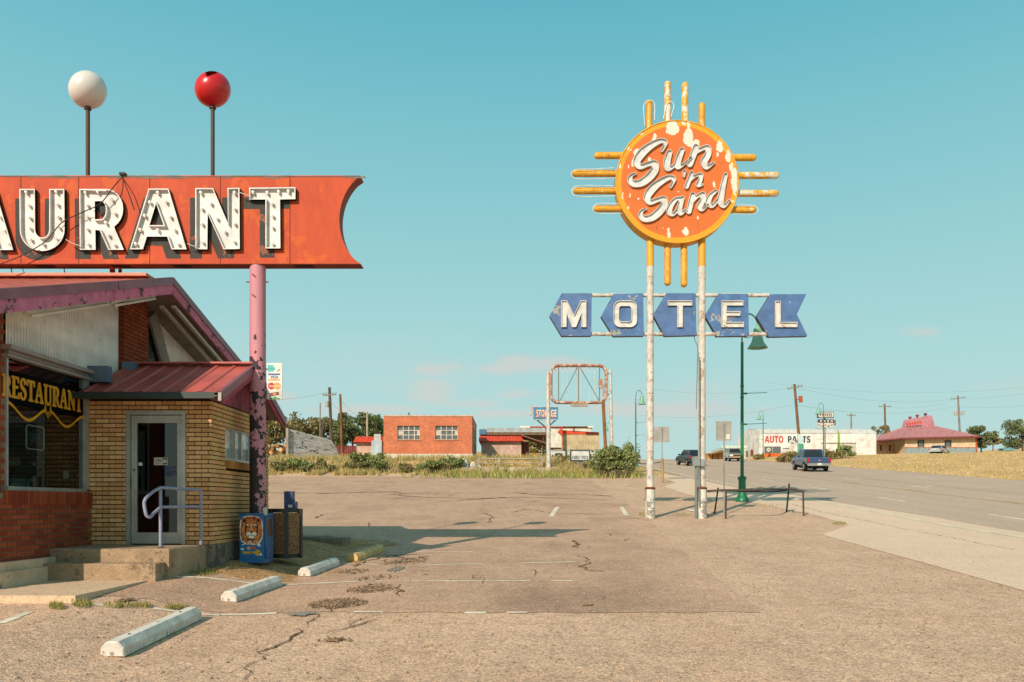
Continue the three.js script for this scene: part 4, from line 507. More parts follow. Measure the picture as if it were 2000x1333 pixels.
  const LM = [[1095.7, 588], [1107, 588], [1121, 616], [1134, 588], [1145, 588], [1145, 640], [1135, 640], [1135, 614], [1125, 640], [1117, 640], [1106.5, 614], [1106.5, 640], [1095.7, 640]];
  const rr = (x0, y0, x1, y1, r) => { const o = []; for (const [cx, cy, a] of [[x1 - r, y0 + r, -90], [x1 - r, y1 - r, 0], [x0 + r, y1 - r, 90], [x0 + r, y0 + r, 180]]) for (let i = 0; i <= 5; i++) { const t = (a + i * 18) * Math.PI / 180; o.push([cx + r * Math.cos(t), cy + r * Math.sin(t)]); } return o; };
  const arrows = [['M', [[1073.3, 617.2], [1097, 573], [1156, 573], [1155, 656], [1097, 656.5]], [LM], []], ['O', [[1174, 618], [1198, 574], [1256.4, 573], [1258, 656], [1198.6, 657]], [rr(1198, 588, 1244, 640, 13)], [rr(1209, 599, 1232.5, 629, 5)]], ['T', [[1276, 615.5], [1301.5, 573], [1359, 573], [1360.6, 655], [1298.7, 656.5]], [[[1303.6, 588], [1351.5, 588], [1351.5, 598], [1333, 598], [1333, 640], [1322, 640], [1322, 598], [1303.6, 598]]], []], ['E', [[1378, 617], [1404, 574], [1462, 574], [1463, 656], [1401, 657]], [[[1408.5, 588], [1451, 588], [1451, 598], [1419, 598], [1419, 609], [1445, 609], [1445, 618], [1419, 618], [1419, 630], [1452, 630], [1452, 640], [1408.5, 640]]], []], ['L', [[1478, 618.6], [1505.5, 575], [1575.5, 574.5], [1556.6, 614], [1577.6, 656.5], [1502, 658]], [[[1513, 589], [1524, 589], [1524, 630], [1556.6, 630], [1556.6, 640], [1513, 640]]], []]];
  arrows.forEach(([ch, P, out, holes], i) => { const W2 = ([x, y]) => [xa(x, AD), ya(y, AD)], bx = part('arrow_box', motel); bx.userData.label = 'blue arrow box with letter ' + ch; const pts = P.map(W2); const fr = new THREE.ShapeGeometry(shape(pts)); fr.translate(i * 1.37, i * 0.83, 0); const fm = obj('face', fr, i % 2 ? mBlue2 : mBlue, bx); fm.position.set(-i * 1.37, -i * 0.83, -AD); const bk = new THREE.ShapeGeometry(shape(pts)); obj('back', bk, mBlue, bx).position.z = -AD - 0.24; obj('side', quads(pts.map((p, j) => { const n = pts[(j + 1) % pts.length]; return [V(p[0], p[1], -AD), V(n[0], n[1], -AD), V(n[0], n[1], -AD - 0.24), V(p[0], p[1], -AD - 0.24)]; })), mEdge, bx); const c2 = channel(out.map(L => L.map(W2)), holes.map(L => L.map(W2)), 0.07, 0.02); for (const m of [obj('letter_tray', c2.face, mLet, bx), obj('letter_return', c2.side, mat('#a79c8c', 0.6), bx)]) m.position.z = -AD + 0.004; });
}
// ---------- wheel stops ----------
const mStop = new THREE.MeshStandardMaterial({ map: peel('#d9d2c4', '#a09789', 0.36, 401, 7, { rep: 0.8 }), bumpMap: grainB, bumpScale: 0.004, roughness: 0.9 }), mStopY = new THREE.MeshStandardMaterial({ map: peel('#dcb473', '#b39a7c', 0.38, 405, 7, { rep: 0.8 }), roughness: 0.9 });
[[[241, 1286.5], [393.7, 1211.7], 'grey concrete wheel stop with dark scuffs, beside the white line at the lot entrance', mStop], [[462, 1178.6], [552, 1145], 'pale concrete wheel stop in front of the entrance steps', mStop], [[606.6, 1128], [663.5, 1106], 'pale concrete wheel stop beside the mural newspaper box', mStop], [[699, 1098], [751, 1078], 'yellow painted concrete wheel stop beyond the litter bin', mStopY]].forEach(([a, b, label, m]) => {
  const A = gp(...a, 0.012), B = gp(...b, 0.012), d = V().subVectors(B, A), L = d.length(), c = A.clone().add(B).multiplyScalar(0.5), s = thing('wheel_stop', label, 'wheel stop', [c.x - 0.11, c.y, c.z], 'wheel stops along the parking stalls'); s.rotation.set(0, Math.atan2(-d.x, -d.z), 0); s.rotation.order = 'YXZ'; s.rotation.x = Math.atan2(d.y, Math.hypot(d.x, d.z));
  const e = ext([[-0.11, 0], [0.11, 0], [0.11, 0.085], [0.055, 0.145], [-0.055, 0.145], [-0.11, 0.085]], L - 0.02, 0.01); e.translate(0, 0, -L / 2 + 0.01); obj('block', e, m, s);
  for (const z of [-L * 0.32, L * 0.32]) obj('pin', cyl(0.014, 0.014, 0.012, 0, 0.14, z, 10), mat('#4d3a2c', 0.8), s);
});
// ---------- newspaper box with a painted lion, litter bin, blue box ----------
{
  const D = 14.0, s = thing('newspaper_box', 'blue newspaper box painted with a lion face and a yellow key', 'newspaper box', [xa(494, D), ya(1100, D) - 0.02, -D]), k = D / F, w = 48 * k, h = 99 * k, dp = 0.42, mB = new THREE.MeshStandardMaterial({ map: peel('#24689c', '#1c4f7d', 0.45, 411, 8, { rep: 1.4 }), roughness: 0.45 }); s.rotation.y = -0.12;
  obj('body', [box(w, h - 0.03, dp, -0.03, h / 2, -dp / 2), box(w + 0.03, 0.04, dp + 0.03, -0.03, h - 0.02, -dp / 2)], mB, s);
  obj('door', [bb(w / 2 - 0.03, w / 2 - 0.01, 0.12, h - 0.06, -0.05, -dp + 0.04), bb(w / 2 - 0.01, w / 2 + 0.0, 0.1, 0.3, -0.08, -dp + 0.08)], mat('#1f5a88', 0.4), s); obj('door_window', bb(w / 2 - 0.011, w / 2 - 0.004, h * 0.55, h - 0.1, -0.1, -dp + 0.1), mat('#4a3a30', 0.15, { plain: true }), s); obj('coin_tube', bb(w / 2 - 0.04, w / 2 + 0.015, h - 0.03, h + 0.1, -0.06, -0.02), mat('#cfc9ba', 0.5), s);
  // the painting: mane, face and features as paint on the panel
  const cv = document.createElement('canvas'); cv.width = 512; cv.height = 1024; const c = cv.getContext('2d'), r = rng(21);
  c.fillStyle = '#21669b'; c.fillRect(0, 0, 512, 1024); for (let i = 0; i < 60; i++) { c.fillStyle = ['#1c5a8b', '#27709f', '#1a4f80'][i % 3]; c.fillRect(r() * 512, r() * 1024, 60 * r(), 20 * r()); }
  const blobp = (cx, cy, rx, ry, col, jit = 0.1, n = 40) => { c.fillStyle = col; c.beginPath(); for (let i = 0; i <= n; i++) { const a = i / n * 6.2832, q = 1 + (r() - 0.5) * jit * 2; c.lineTo(cx + Math.cos(a) * rx * q, cy + Math.sin(a) * ry * q); } c.fill(); };
  const squircle = (cx, cy, rx, ry, col, jit) => { c.fillStyle = col; c.beginPath(); for (let i = 0; i <= 60; i++) { const t = i / 60 * 6.2832, q = 1 + (r() - 0.5) * jit, f = v => Math.sign(v) * Math.abs(v) ** 0.62; c.lineTo(cx + f(Math.cos(t)) * rx * q, cy + f(Math.sin(t)) * ry * q); } c.fill(); };
  squircle(256, 330, 252, 312, '#efe9dc', 0.05); squircle(256, 325, 234, 290, '#9c4a18', 0.07);
  const hair = (n, q0, q1, cols, w, len) => { for (let i = 0; i < n; i++) { const t = r() * 6.2832, q = q0 + (q1 - q0) * r(), x = 256 + Math.cos(t) * 225 * q, y = 320 + Math.sin(t) * 275 * q; c.strokeStyle = cols[Math.floor(r() * cols.length)]; c.lineWidth = w * (0.5 + r()); c.beginPath(); c.moveTo(x, y); c.quadraticCurveTo(x + Math.cos(t) * len * 0.3, y + len * 0.3, x + Math.cos(t) * len * 0.55, y + Math.abs(Math.sin(t)) * len * 0.5 + len * 0.4); c.stroke(); } };
  hair(260, 0.45, 1.0, ['#4a1f0e', '#6b2c10', '#5a2510'], 9, 80); hair(420, 0.5, 0.98, ['#c9661d', '#de8430', '#b5541a', '#e89c48'], 6, 70); hair(90, 0.62, 0.9, ['#f2c080', '#f0b060'], 4, 60);
  for (const sx of [-1, 1]) { blobp(256 + sx * 158, 112, 60, 52, '#b35a20', 0.06); blobp(256 + sx * 152, 124, 38, 34, '#3a180c', 0.1); blobp(256 + sx * 112, 300, 30, 150, '#4a1f0f', 0.1); }
  blobp(256, 290, 112, 190, '#c8742e', 0.05); blobp(256, 150, 78, 66, '#b8601f', 0.1); blobp(256, 270, 40, 130, '#e29a50', 0.06);
  for (let i = 0; i < 120; i++) { const x = 256 + (r() - 0.5) * 190, y = 120 + r() * 190; c.strokeStyle = ['#7c3814', '#eab070', '#9c4c1a'][i % 3]; c.lineWidth = 3 + 4 * r(); c.beginPath(); c.moveTo(x, y); c.lineTo(x + (x - 256) * 0.14, y - 34); c.stroke(); }
  for (const sx of [-1, 1]) { blobp(256 + sx * 70, 258, 46, 30, '#2e130a', 0.08); blobp(256 + sx * 68, 260, 24, 14, '#e6c070', 0.03); blobp(256 + sx * 68, 260, 9, 11, '#120a06', 0.02); blobp(256 + sx * 84, 218, 40, 12, '#f0dcb4', 0.12); blobp(256 + sx * 52, 412, 64, 48, '#eee2cc', 0.06); }
  blobp(256, 478, 58, 44, '#f4eee2', 0.06); c.fillStyle = '#2e1712'; c.beginPath(); c.moveTo(200, 345); c.lineTo(312, 345); c.lineTo(256, 398); c.fill(); c.strokeStyle = '#22100b'; c.lineWidth = 10; c.beginPath(); c.moveTo(256, 395); c.lineTo(256, 432); c.moveTo(256, 432); c.quadraticCurveTo(210, 460, 176, 436); c.moveTo(256, 432); c.quadraticCurveTo(302, 460, 336, 436); c.stroke(); blobp(256, 540, 84, 36, '#26120b', 0.16);
  for (let i = 0; i < 110; i++) { const x = 110 + r() * 290, y = 530 + r() * 60; c.strokeStyle = ['#de8a36', '#7c3814', '#f4d2a0', '#c2621f', '#efe6d4'][i % 5]; c.lineWidth = 4 + 5 * r(); c.beginPath(); c.moveTo(x, y); c.lineTo(x + (x - 256) * 0.1, y + 52); c.stroke(); }
  blobp(200, 715, 40, 36, '#d9b79a', 0.1); blobp(290, 705, 60, 34, '#b8622a', 0.12); blobp(60, 735, 40, 26, '#cfd8dc', 0.2); blobp(420, 650, 40, 26, '#d8dde0', 0.2); blobp(455, 845, 34, 26, '#d8dde0', 0.2); blobp(70, 640, 26, 14, '#d8dde0', 0.2); blobp(200, 712, 14, 12, '#7c3a1c', 0.1);
  c.fillStyle = '#d0a02c'; c.fillRect(60, 785, 280, 44); blobp(390, 812, 62, 66, '#d0a02c', 0.04); for (let i = 0; i < 6; i++) c.fillRect(70 + i * 26, 822, 14, 16 + 10 * (i % 2)); c.fillStyle = '#3a2c10'; c.font = 'bold 30px sans-serif'; c.fillText('ART', 225, 818); blobp(425, 812, 12, 14, '#5c4510', 0.02);
  const ct = new THREE.CanvasTexture(cv); ct.colorSpace = THREE.SRGBColorSpace; const pg = new THREE.PlaneGeometry(w, h - 0.05); pg.translate(-0.03, h / 2, 0.003); obj('painted_panel', pg, new THREE.MeshStandardMaterial({ map: ct, roughness: 0.5 }), s, true);
}
{
  const D = 14.9, s = thing('litter_bin', 'hexagonal litter bin with brown pebble panels and black frame', 'bin', [xa(557, D), ya(1090, D), -D]), k = D / F, R = 33 * k, h = 96 * k, mP = new THREE.MeshStandardMaterial({ map: tex(512, (u, v, i, j) => { const q = hash(i >> 2, j >> 2, 9), e = hash(i >> 3, j >> 3, 19); const b = q > 0.75 ? [186, 142, 92] : q > 0.45 ? [138, 98, 62] : q > 0.2 ? [96, 68, 44] : [58, 42, 30]; return b.map(t => t * (0.8 + 0.3 * e)); }, true, 1.3), bumpMap: grainB, bumpScale: 0.02, roughness: 0.9 }), mF = mat('#1d211f', 0.5);
  const cor = range(0, 5, 1).map(i => { const a = i / 6 * 6.2832 + 0.2; return V(Math.cos(a) * R, 0, Math.sin(a) * R); });
  cor.forEach((p, i) => { const q = cor[(i + 1) % 6], m = p.clone().add(q).multiplyScalar(0.5), L = p.distanceTo(q), a = Math.atan2(-(q.z - p.z), q.x - p.x); obj('pebble_panel', box(L * 0.9, h - 0.16, 0.03, m.x * 0.985, h / 2, m.z * 0.985, a), mP, s); obj('frame_post', box(0.075, h, 0.05, p.x * 0.97, h / 2, p.z * 0.97, -Math.atan2(p.z, p.x) + Math.PI / 2), mF, s); });
  const ring = (y, hh, k2) => { const o = new THREE.CylinderGeometry(R * k2, R * k2, hh, 6); o.rotateY(0.3236); o.translate(0, y, 0); return o; }; obj('base', ring(0.06, 0.1, 1.0), mF, s); obj('lid', ring(h - 0.035, 0.07, 1.04), mF, s);
  const b = thing('blue_dispenser_box', 'small dark blue dispenser standing on top of the litter bin', 'dispenser', [xa(565, D), ya(994.2, D), -D]); const mN = mat('#1d3a63', 0.5); obj('tall_case', box(17 * k, 34 * k, 0.14, 0, 17 * k, 0), mN, b); obj('front_tray', box(8 * k, 14 * k, 0.16, 10 * k, 7 * k, 0), mN, b); obj('notice', box(8 * k, 5.5 * k, 0.004, 4 * k, 5 * k, 0.085), mat('#cfcfc6', 0.6), b); obj('knob', new THREE.SphereGeometry(0.018, 8, 6).translate(10 * k, 16 * k, 0.02), mat('#222', 0.4), b);
}
{ const D = 19.5, s = thing('concrete_kerb', 'low cracked concrete kerb running out behind the litter bin', 'kerb', [xa(570, D), g(-3, D), -D]); for (let i = 0; i < 4; i++) obj('kerb_block', [box(0.56, 0.34, 0.9, -1.0 + i * 0.58 + 0.3, 0.14 - 0.03 * i, i === 3 ? 0.1 : 0)], mat(['#8d8170', '#857967', '#928674', '#8a7c6a'][i], 0.95), s); }
// ---------- bent pipe barrier ----------
{ const s = thing('pipe_barrier', 'bent rusty pipe barrier with leaning posts beside the motel sign', 'barrier'), m = new THREE.MeshStandardMaterial({ map: peel('#43362f', '#6a4a38', 0.45, 421, 14, { rep: 1.5 }), roughness: 0.8 }), m2 = mat('#2c2b29', 0.8);
  const base = (px, py) => gp(px, py, -0.1), top = (px, py, D) => at(px, py, D), D = b => -b.z; const b1 = base(1395, 1004), b2 = base(1417.5, 1014), b3 = base(1536, 1001), b4 = base(1570, 1008);
  obj('post', beam(b1, top(1403, 953, D(b1)), 0.028, 10), m2, s); obj('post', beam(b2, top(1418.5, 958, D(b2)), 0.032, 10), m, s); obj('post', beam(b3, top(1542, 945, D(b3)), 0.03, 10), m2, s); obj('post', beam(b4, top(1569, 960, D(b4)), 0.032, 10), m, s);
  obj('rail', tube([at(1377, 960, 28.2), at(1400, 958.5, 28), at(1419, 958, D(b2)), at(1460, 958, D(b2)), at(1500, 956.5, 28), at(1536, 957, D(b3) - .1), at(1544, 956, D(b4)), at(1569, 961, D(b4))], 0.036, 60, 8), m, s); obj('rail', tube([at(1419, 958.5, D(b2)), at(1460, 960.5, 28), at(1500, 961, 28), at(1536, 958.5, D(b3) - .1)], 0.026, 30, 8), m2, s); obj('elbow', new THREE.SphereGeometry(0.042, 10, 8).translate(...at(1569, 961, D(b4)).toArray()), m, s); }
// ---------- green street lamps ----------
const mGreen = mat('#1d7049', 0.4, { metalness: 0.15 }), mGreenL = mat('#7fb092', 0.5);
function lamp(pos, label) {
  const s = thing('street_lamp', label, 'street lamp', pos, 'green street lamps along the road');
  obj('base', [lathe([[0.30, 0], [0.30, 0.1], [0.27, 0.14], [0.2, 0.28], [0.17, 0.32], [0.155, 0.95], [0.19, 0.98], [0.2, 1.04], [0.16, 1.1], [0.085, 1.12]], 12)], mGreen, s);
  obj('pole', [beam(V(0, 1.0, 0), V(0, 7.0, 0), 0.078, 12, 0.062), ...[3.4, 4.55, 5.05].map(y => cyl(0.085, 0.085, 0.05, 0, y, 0))], mGreen, s);
  const P = [V(0, 6.9, 0), V(0, 7.6, 0), V(0.08, 8.0, 0), V(0.3, 8.25, 0), V(0.52, 8.15, 0), V(0.66, 7.9, 0), V(0.68, 7.62, 0)]; obj('arm', [tube(P, 0.032, 40, 8), tube([V(0, 7.25, 0), V(0.25, 7.2, 0), V(0.45, 7.3, 0), V(0.66, 7.55, 0)], 0.014, 20, 6)], mGreen, s);
  const hd = obj('lamp_head', [lathe([[0.04, 0.62], [0.06, 0.5], [0.16, 0.42], [0.2, 0.2], [0.22, 0.0], [0.27, -0.2], [0.42, -0.42], [0.44, -0.45], [0.415, -0.44], [0.25, -0.2], [0.19, 0.0], [0, 0.05]].reverse(), 24, 0.68, 7.2, 0)], mGreenL, s); obj('diffuser', cyl(0.2, 0.2, 0.03, 0.68, 6.85, 0, 16), mat('#cbbfae', 0.4), hd);
  for (const y of [4.75, 3.4]) obj('banner_bracket', [beam(V(0.06, y, 0), V(1.08, y + 0.04, 0.05), 0.014, 6), box(0.16, 0.07, 0.07, 0.14, y, 0)], mGreen, s);
  return s;
}
const L0 = lamp([10.12, g(10.1, 36), -36], 'green street lamp standing behind the pipe barrier'); L0.rotation.y = 0;
copyOf(L0, [13.0, g(13, 86), -86], 'green street lamp by the large bush at the road edge', 0.1, 0.97);
copyOf(L0, [36.2, g(36.2, 118), -118], 'green street lamp in front of the auto parts gable', Math.PI, 0.85);
copyOf(L0, [35.4, g(35.4, 93), -93], 'green street lamp behind the blue pickup', Math.PI, 0.85);
copyOf(L0, [xa(1192, 140), g(15, 140) - 1.2, -140], 'far green street lamp behind the rusty frame sign', Math.PI, 0.95);
copyOf(L0, [xa(1160, 150), g(15, 150) - 2.6, -150], 'far green street lamp showing above the orange arrow sign', 0.1, 0.95);
copyOf(L0, [30.6, g(35, 46) - 0.5, -46], 'green street lamp across the road, only its head in view', Math.PI, 0.98).position.x = 34.6 - 3.9 + 0.1;
// ---------- signs seen from behind ----------
const mSignBack = mat('#a9a69d', 0.5, { metalness: 0.3 }), mPost = mat('#9a9a92', 0.5, { metalness: 0.4 });
{ const b = gp(1414.5, 1006), D = -b.z, s = thing('road_sign', 'grey back of a road sign on a steel post behind the barrier', 'sign', [b.x, b.y, b.z]); obj('post', beam(V(0, -0.1, 0), V(0, ya(828, D) - b.y, 0), 0.03, 8), mPost, s); const q = obj('sign_plate', box(30 * D / F, 38 * D / F, 0.012, 0, ya(842, D) - b.y, -0.04), mSignBack, s); obj('sticker', box(0.13, 0.17, 0.004, 0.15, ya(853, D) - b.y, -0.03), mat('#d5d2c8', 0.5), q); }
{ const b = gp(1293, 940), D = -b.z, s = thing('large_road_sign', 'wide grey back of a road sign on a thin post by the wooden post', 'sign', [b.x, b.y, b.z]); obj('post', beam(V(0, -0.1, 0.05), V(0, ya(836, D) - b.y, 0.05), 0.03, 8), mPost, s); obj('sign_plate', box(43 * D / F, 30 * D / F, 0.015, -0.5 * 43 * D / F + 0.5, ya(849, D) - b.y, -0.02), mSignBack, s);
  const c = gp(1294, 944), w = thing('wooden_post', 'short timber post with a cable at the sidewalk end', 'post', [c.x, c.y, c.z]); obj('post', beam(V(0, -0.1, 0), V(0, 1.55, 0), 0.09, 10), mat('#a08a62', 0.9), w); obj('cable', tube([V(0, 1.35, 0), V(-0.9, 1.25, -0.5), V(-2.0, 1.35, -1.0)], 0.03), mat('#55504a', 0.8), w); }
// ---------- red brick storage building ----------
const mBrickFar = new THREE.MeshStandardMaterial({ map: tex(1024, (u, v) => { const row = Math.floor(v * 52), x = u * 19 + (row % 2) * 0.5, fx = x - Math.floor(x), fy = v * 52 - row, h = hash(Math.floor(x) % 19, row, 5), m = fx < 0.06 || fy < 0.16; const f = fbm(u, v, 8, 4, 501); const b = m ? [190, 128, 92] : [mix(168, 194, h), mix(92, 112, h), mix(62, 78, h)]; return b.map(q => q * (0.9 + 0.2 * f)); }, true, 0.25), roughness: 0.9 });
const mWhiteBase = mat('#d3cec2', 0.85), mWin = mat('#59625f', 0.2, { plain: true }), mWinFr = mat('#cfc9bc', 0.6), mRedMetal = mat('#d84c2e', 0.6), mPinkWall = mat('#c2a898', 0.9), mGreyMetal = mat('#a7adab', 0.5, { metalness: 0.3 });
{
  const D = 72, k = D / F, s = thing('red_brick_building', 'flat roofed red brick building with two multi pane windows and white base', 'building', [xa(835, D), ya(898, D) - 0.3, -D]), X = px => (px - 835) * k, Y = py => (898 - py) * k + 0.3, dep = 9;
  obj('wall', [bb(X(749), X(922), Y(887), Y(814), -0.3, -dep), bb(X(749), X(795), Y(887), Y(814), 0, -0.3), bb(X(798), X(771), Y(887), Y(859.5), 0, -0.3)].slice(0, 1), mBrickFar, s);
  // front skin with two openings
  const cols = [[749, 776], [820, 850], [894, 922]]; obj('front_wall', [...cols.map(([a, b]) => bb(X(a), X(b), Y(887), Y(814), 0, -0.3)), ...[[776, 820], [850, 894]].flatMap(([a, b]) => [bb(X(a), X(b), Y(832), Y(814), 0, -0.3), bb(X(a), X(b), Y(887), Y(859), 0, -0.3)])], mBrickFar, s);
  obj('plinth', [bb(X(748.6), X(922.4), -1.0, Y(887), 0.04, -dep)], mWhiteBase, s); obj('coping', bb(X(748), X(922.5), Y(814), Y(811.5), 0.06, -dep - 0.05), mat('#cfa590', 0.8), s); obj('vent_pipe', beam(V(X(793), Y(812), -2), V(X(793), Y(801), -2), 0.06), mat('#555', 0.6), s);
  for (const [a, b] of [[776, 820], [850, 894]]) { const w = part('window', s); obj('glass', bb(X(a), X(b), Y(859), Y(832), -0.18, -0.2), mWin, w); const fr = []; for (let i = 0; i <= 4; i++) fr.push(bb(X(a + (b - a) * i / 4) - 0.035, X(a + (b - a) * i / 4) + 0.035, Y(859), Y(832), -0.12, -0.17)); for (let i = 0; i <= 3; i++) fr.push(bb(X(a), X(b), Y(859 - 9 * i) - 0.03, Y(859 - 9 * i) + 0.03, -0.115, -0.172)); obj('glazing_bars', fr, mWinFr, w); obj('sill', bb(X(a) - 0.05, X(b) + 0.05, Y(861), Y(859), 0.08, -0.1), mat('#b5826a', 0.8), w); obj('paper', [bb(X(a + 1), X(a + 10), Y(849), Y(841), -0.15, -0.16), bb(X(b - 6), X(b - 1), Y(850), Y(842), -0.15, -0.16)], mat('#cfc4b4', 0.8), w); }
  for (const z of [-2.2, -5.2]) { const d = part('side_door', s); obj('leaf', bb(X(922) + 0.0, X(922) + 0.05, Y(893), Y(840), z, z - 1.4), mat('#5c3a33', 0.6), d); obj('frame', [bb(X(922), X(922) + 0.1, Y(893), Y(839), z + 0.12, z), bb(X(922), X(922) + 0.1, Y(893), Y(839), z - 1.4, z - 1.52)], mat('#b9b0a2', 0.6), d); }
  obj('side_sign', [bb(X(922), X(922) + 0.05, Y(825), Y(822), -1.5, -5), bb(X(922), X(922) + 0.05, Y(831), Y(828), -1.5, -5)], mWhiteBase, s);
}
{ // low pale building with red mansard on either side, canopy and tank
  const mk = (label, D, x0, x1, yb, ye, yt, gable) => { const k = D / F, s = thing('red_roofed_unit', label, 'building', [xa((x0 + x1) / 2, D), ya(yb, D), -D], 'pale units with red metal roofs'), X = px => (px - (x0 + x1) / 2) * k, Y = py => (yb - py) * k; obj('wall', [bb(X(x0), X(x1), -1, Y(ye), 0, -6)], mPinkWall, s); const roof = part('roof', s), n = Math.round((x1 - x0) * k / 0.3); const A = [X(x0) - 0.25, Y(ye) - 0.05, 0.5], B = [X(x1) + 0.25, Y(yt) + 0.05, -1.2]; for (let i = 0; i < n; i++) { const a = mix(A[0], B[0], i / n), b = mix(A[0], B[0], (i + 0.93) / n); obj('roof_panel', quads([[V(a, A[1], A[2]), V(b, A[1], A[2]), V(b, B[1], B[2]), V(a, B[1], B[2])]]), mRedMetal, roof); } obj('roof_deck', [quads([[V(A[0], A[1] - 0.03, A[2] - 0.03), V(B[0], A[1] - 0.03, A[2] - 0.03), V(B[0], B[1] - 0.03, B[2] - 0.03), V(A[0], B[1] - 0.03, B[2] - 0.03)]]), bb(A[0], B[0], A[1], B[1] - 0.05, -1.25, -6.2)], mat('#a8382a', 0.6), roof); if (gable) { obj('carport_post', [beam(V(X(x1) + 2.2, -0.5, 0), V(X(x1) + 2.2, Y(ye + 4), 0), 0.1)], mat('#2f3b3a', 0.6), s); obj('carport_roof', [bar(V(X(x1), Y(yt), -1), V(X(x1) + 2.6, Y(ye + 6), -1), 3, 0.12)], mat('#7d5a52', 0.7), s); obj('carport_wall', bb(X(x1), X(x1) + 0.8, -0.5, Y(ye), -1, -3), mat('#6e4a42', 0.8), s); } return s; };
  mk('pale wall with red metal roof peeking left of the brick building', 80, 696, 760, 888, 864, 852, false); const b2 = mk('long pale pink unit with red metal roof and open carport', 82, 940, 1018, 895, 862, 851, true);
  const D = 74, k = D / F, t = thing('utility_cabinet', 'pale blue metal cabinet against the brick building', 'cabinet', [xa(737, D), ya(890, D), -D]); obj('case', box(20 * k, 28 * k, 1, 0, 14 * k, 0), mat('#a8bcc2', 0.5), t); obj('cap', box(13 * k, 14 * k, 0.6, 1 * k, 34 * k, 0), mat('#b9bdb9', 0.5), t);
  const c = thing('metal_canopy', 'grey ribbed metal canopy on orange and yellow posts', 'canopy', [xa(1005, 86), ya(895, 86), -86]), kk = 86 / F, X = px => (px - 1005) * kk, Y = py => (895 - py) * kk; for (let px = 945; px < 1074; px += 6) obj('fascia_panel', bb(X(px), X(px + 5.6), Y(845), Y(836), 0.05, 0), mGreyMetal, c); obj('deck', bb(X(940), X(1075), Y(850), Y(844), 0, -7), mat('#7a6248', 0.8), c); obj('blue_end', bb(X(936), X(950), Y(849), Y(839), 0.1, -2), mat('#47708a', 0.5), c); for (const px of [1061, 1100]) obj('post', [tint(beam(V(X(px), 0.9, -1), V(X(px), Y(848), -1), 0.11), 1, 0.35, 0.2), tint(beam(V(X(px), -1, -1), V(X(px), 0.9, -1), 0.14), 1, 0.75, 0.2)], mat('#d8d0c0', 0.6, { vertexColors: true }), c);
  const y = thing('yellow_bollard', 'yellow bollard under the metal canopy', 'bollard', [xa(1044, 84), ya(897, 84), -84]); obj('post', [cyl(0.13, 0.13, 0.85, 0, 0, 0), new THREE.SphereGeometry(0.13, 12, 8).translate(0, 0.85, 0)], mat('#d8aa2c', 0.6), y);
  const wb = thing('white_roof_building', 'low white building far behind the canopy', 'building', [xa(1085, 110), ya(896, 110), -110]); obj('wall', box(9, 2.6, 5, 0, 2.6, 0), mat('#d6d2c6', 0.8), wb); obj('roof', box(9.6, 0.2, 5.4, 0, 4.0, 0), mat('#e0dcd0', 0.8), wb);
}
{ // white peeling plank wall on the left
  const A = gp(563, 893), D0 = 62, s = thing('peeling_plank_wall', 'white paint peeling off a tall leaning plank wall', 'wall', [xa(562, 70), ya(893, 70) - 0.2, -70]), mP = [['#b9b6b2', 601], ['#b2afab', 603], ['#bdbab4', 605]].map(([c, q]) => new THREE.MeshStandardMaterial({ map: peel(c, '#5c554e', 0.4, q, 12, { rep: 0.5 }), roughness: 0.9 }));
  const P = (px, py, D) => at(px, py, D).sub(s.position), n = 9; for (let i = 0; i < n; i++) { const f = (t, v) => { const px = mix(562, 665, t), yt = t < 0.82 ? mix(837, 859, t / 0.82) : mix(859, 893, (t - 0.82) / 0.18); return P(px, mix(894, yt, v), mix(70, 73.5, t)); }; const q = [], v0 = i / n, v1 = (i + 0.94) / n; for (let j = 0; j < 12; j++) q.push([f(j / 12, v0), f((j + 1) / 12, v0), f((j + 1) / 12, v1), f(j / 12, v1)]); obj('plank', quads(q), mP[i % 3], s); }
  obj('end_post', bar(P(561, 895, 69.9), P(561, 837, 69.9), 0.22, 0.22), mat('#9c8f7c', 0.9), s); for (let i = 0; i < 5; i++) obj('brace_end', box(0.18, 0.16, 0.3, ...P(560, 845 + i * 11, 70.1).toArray()), mat('#2e2925', 0.9), s);
  const w = thing('log_pile', 'pile of cut logs beside the plank wall', 'log pile', [xa(540, 75), ya(893, 75), -75]), r = rng(61); for (let i = 0; i < 16; i++) { const o = cyl(0.18 + 0.1 * r(), 0.2, 1.2, 0, -0.6, 0, 9); o.rotateX(Math.PI / 2 + (r() - 0.5) * 0.5); const m = obj('log', o, mat(['#b98c5c', '#8d6a48', '#c9a678', '#6a5138'][i % 4], 0.9), w); m.position.set((r() - 0.5) * 2.6, 0.2 + r() * 0.9, (r() - 0.5)); m.rotation.y = (r() - 0.5); }
  obj('slab', box(3.4, 0.5, 1.2, 0, -0.1, 0), mat('#9a9186', 0.9), w);
  const rfz = thing('red_fence', 'dark red board fence behind the plank wall', 'fence', [xa(678, 84), ya(893, 84), -84]); for (let i = 0; i < 10; i++) obj('board', box(0.2, 1.3, 0.04, -1.0 + i * 0.22, 0.5, 0), mat(['#7c3a36', '#70332f'][i % 2], 0.9), rfz);
}
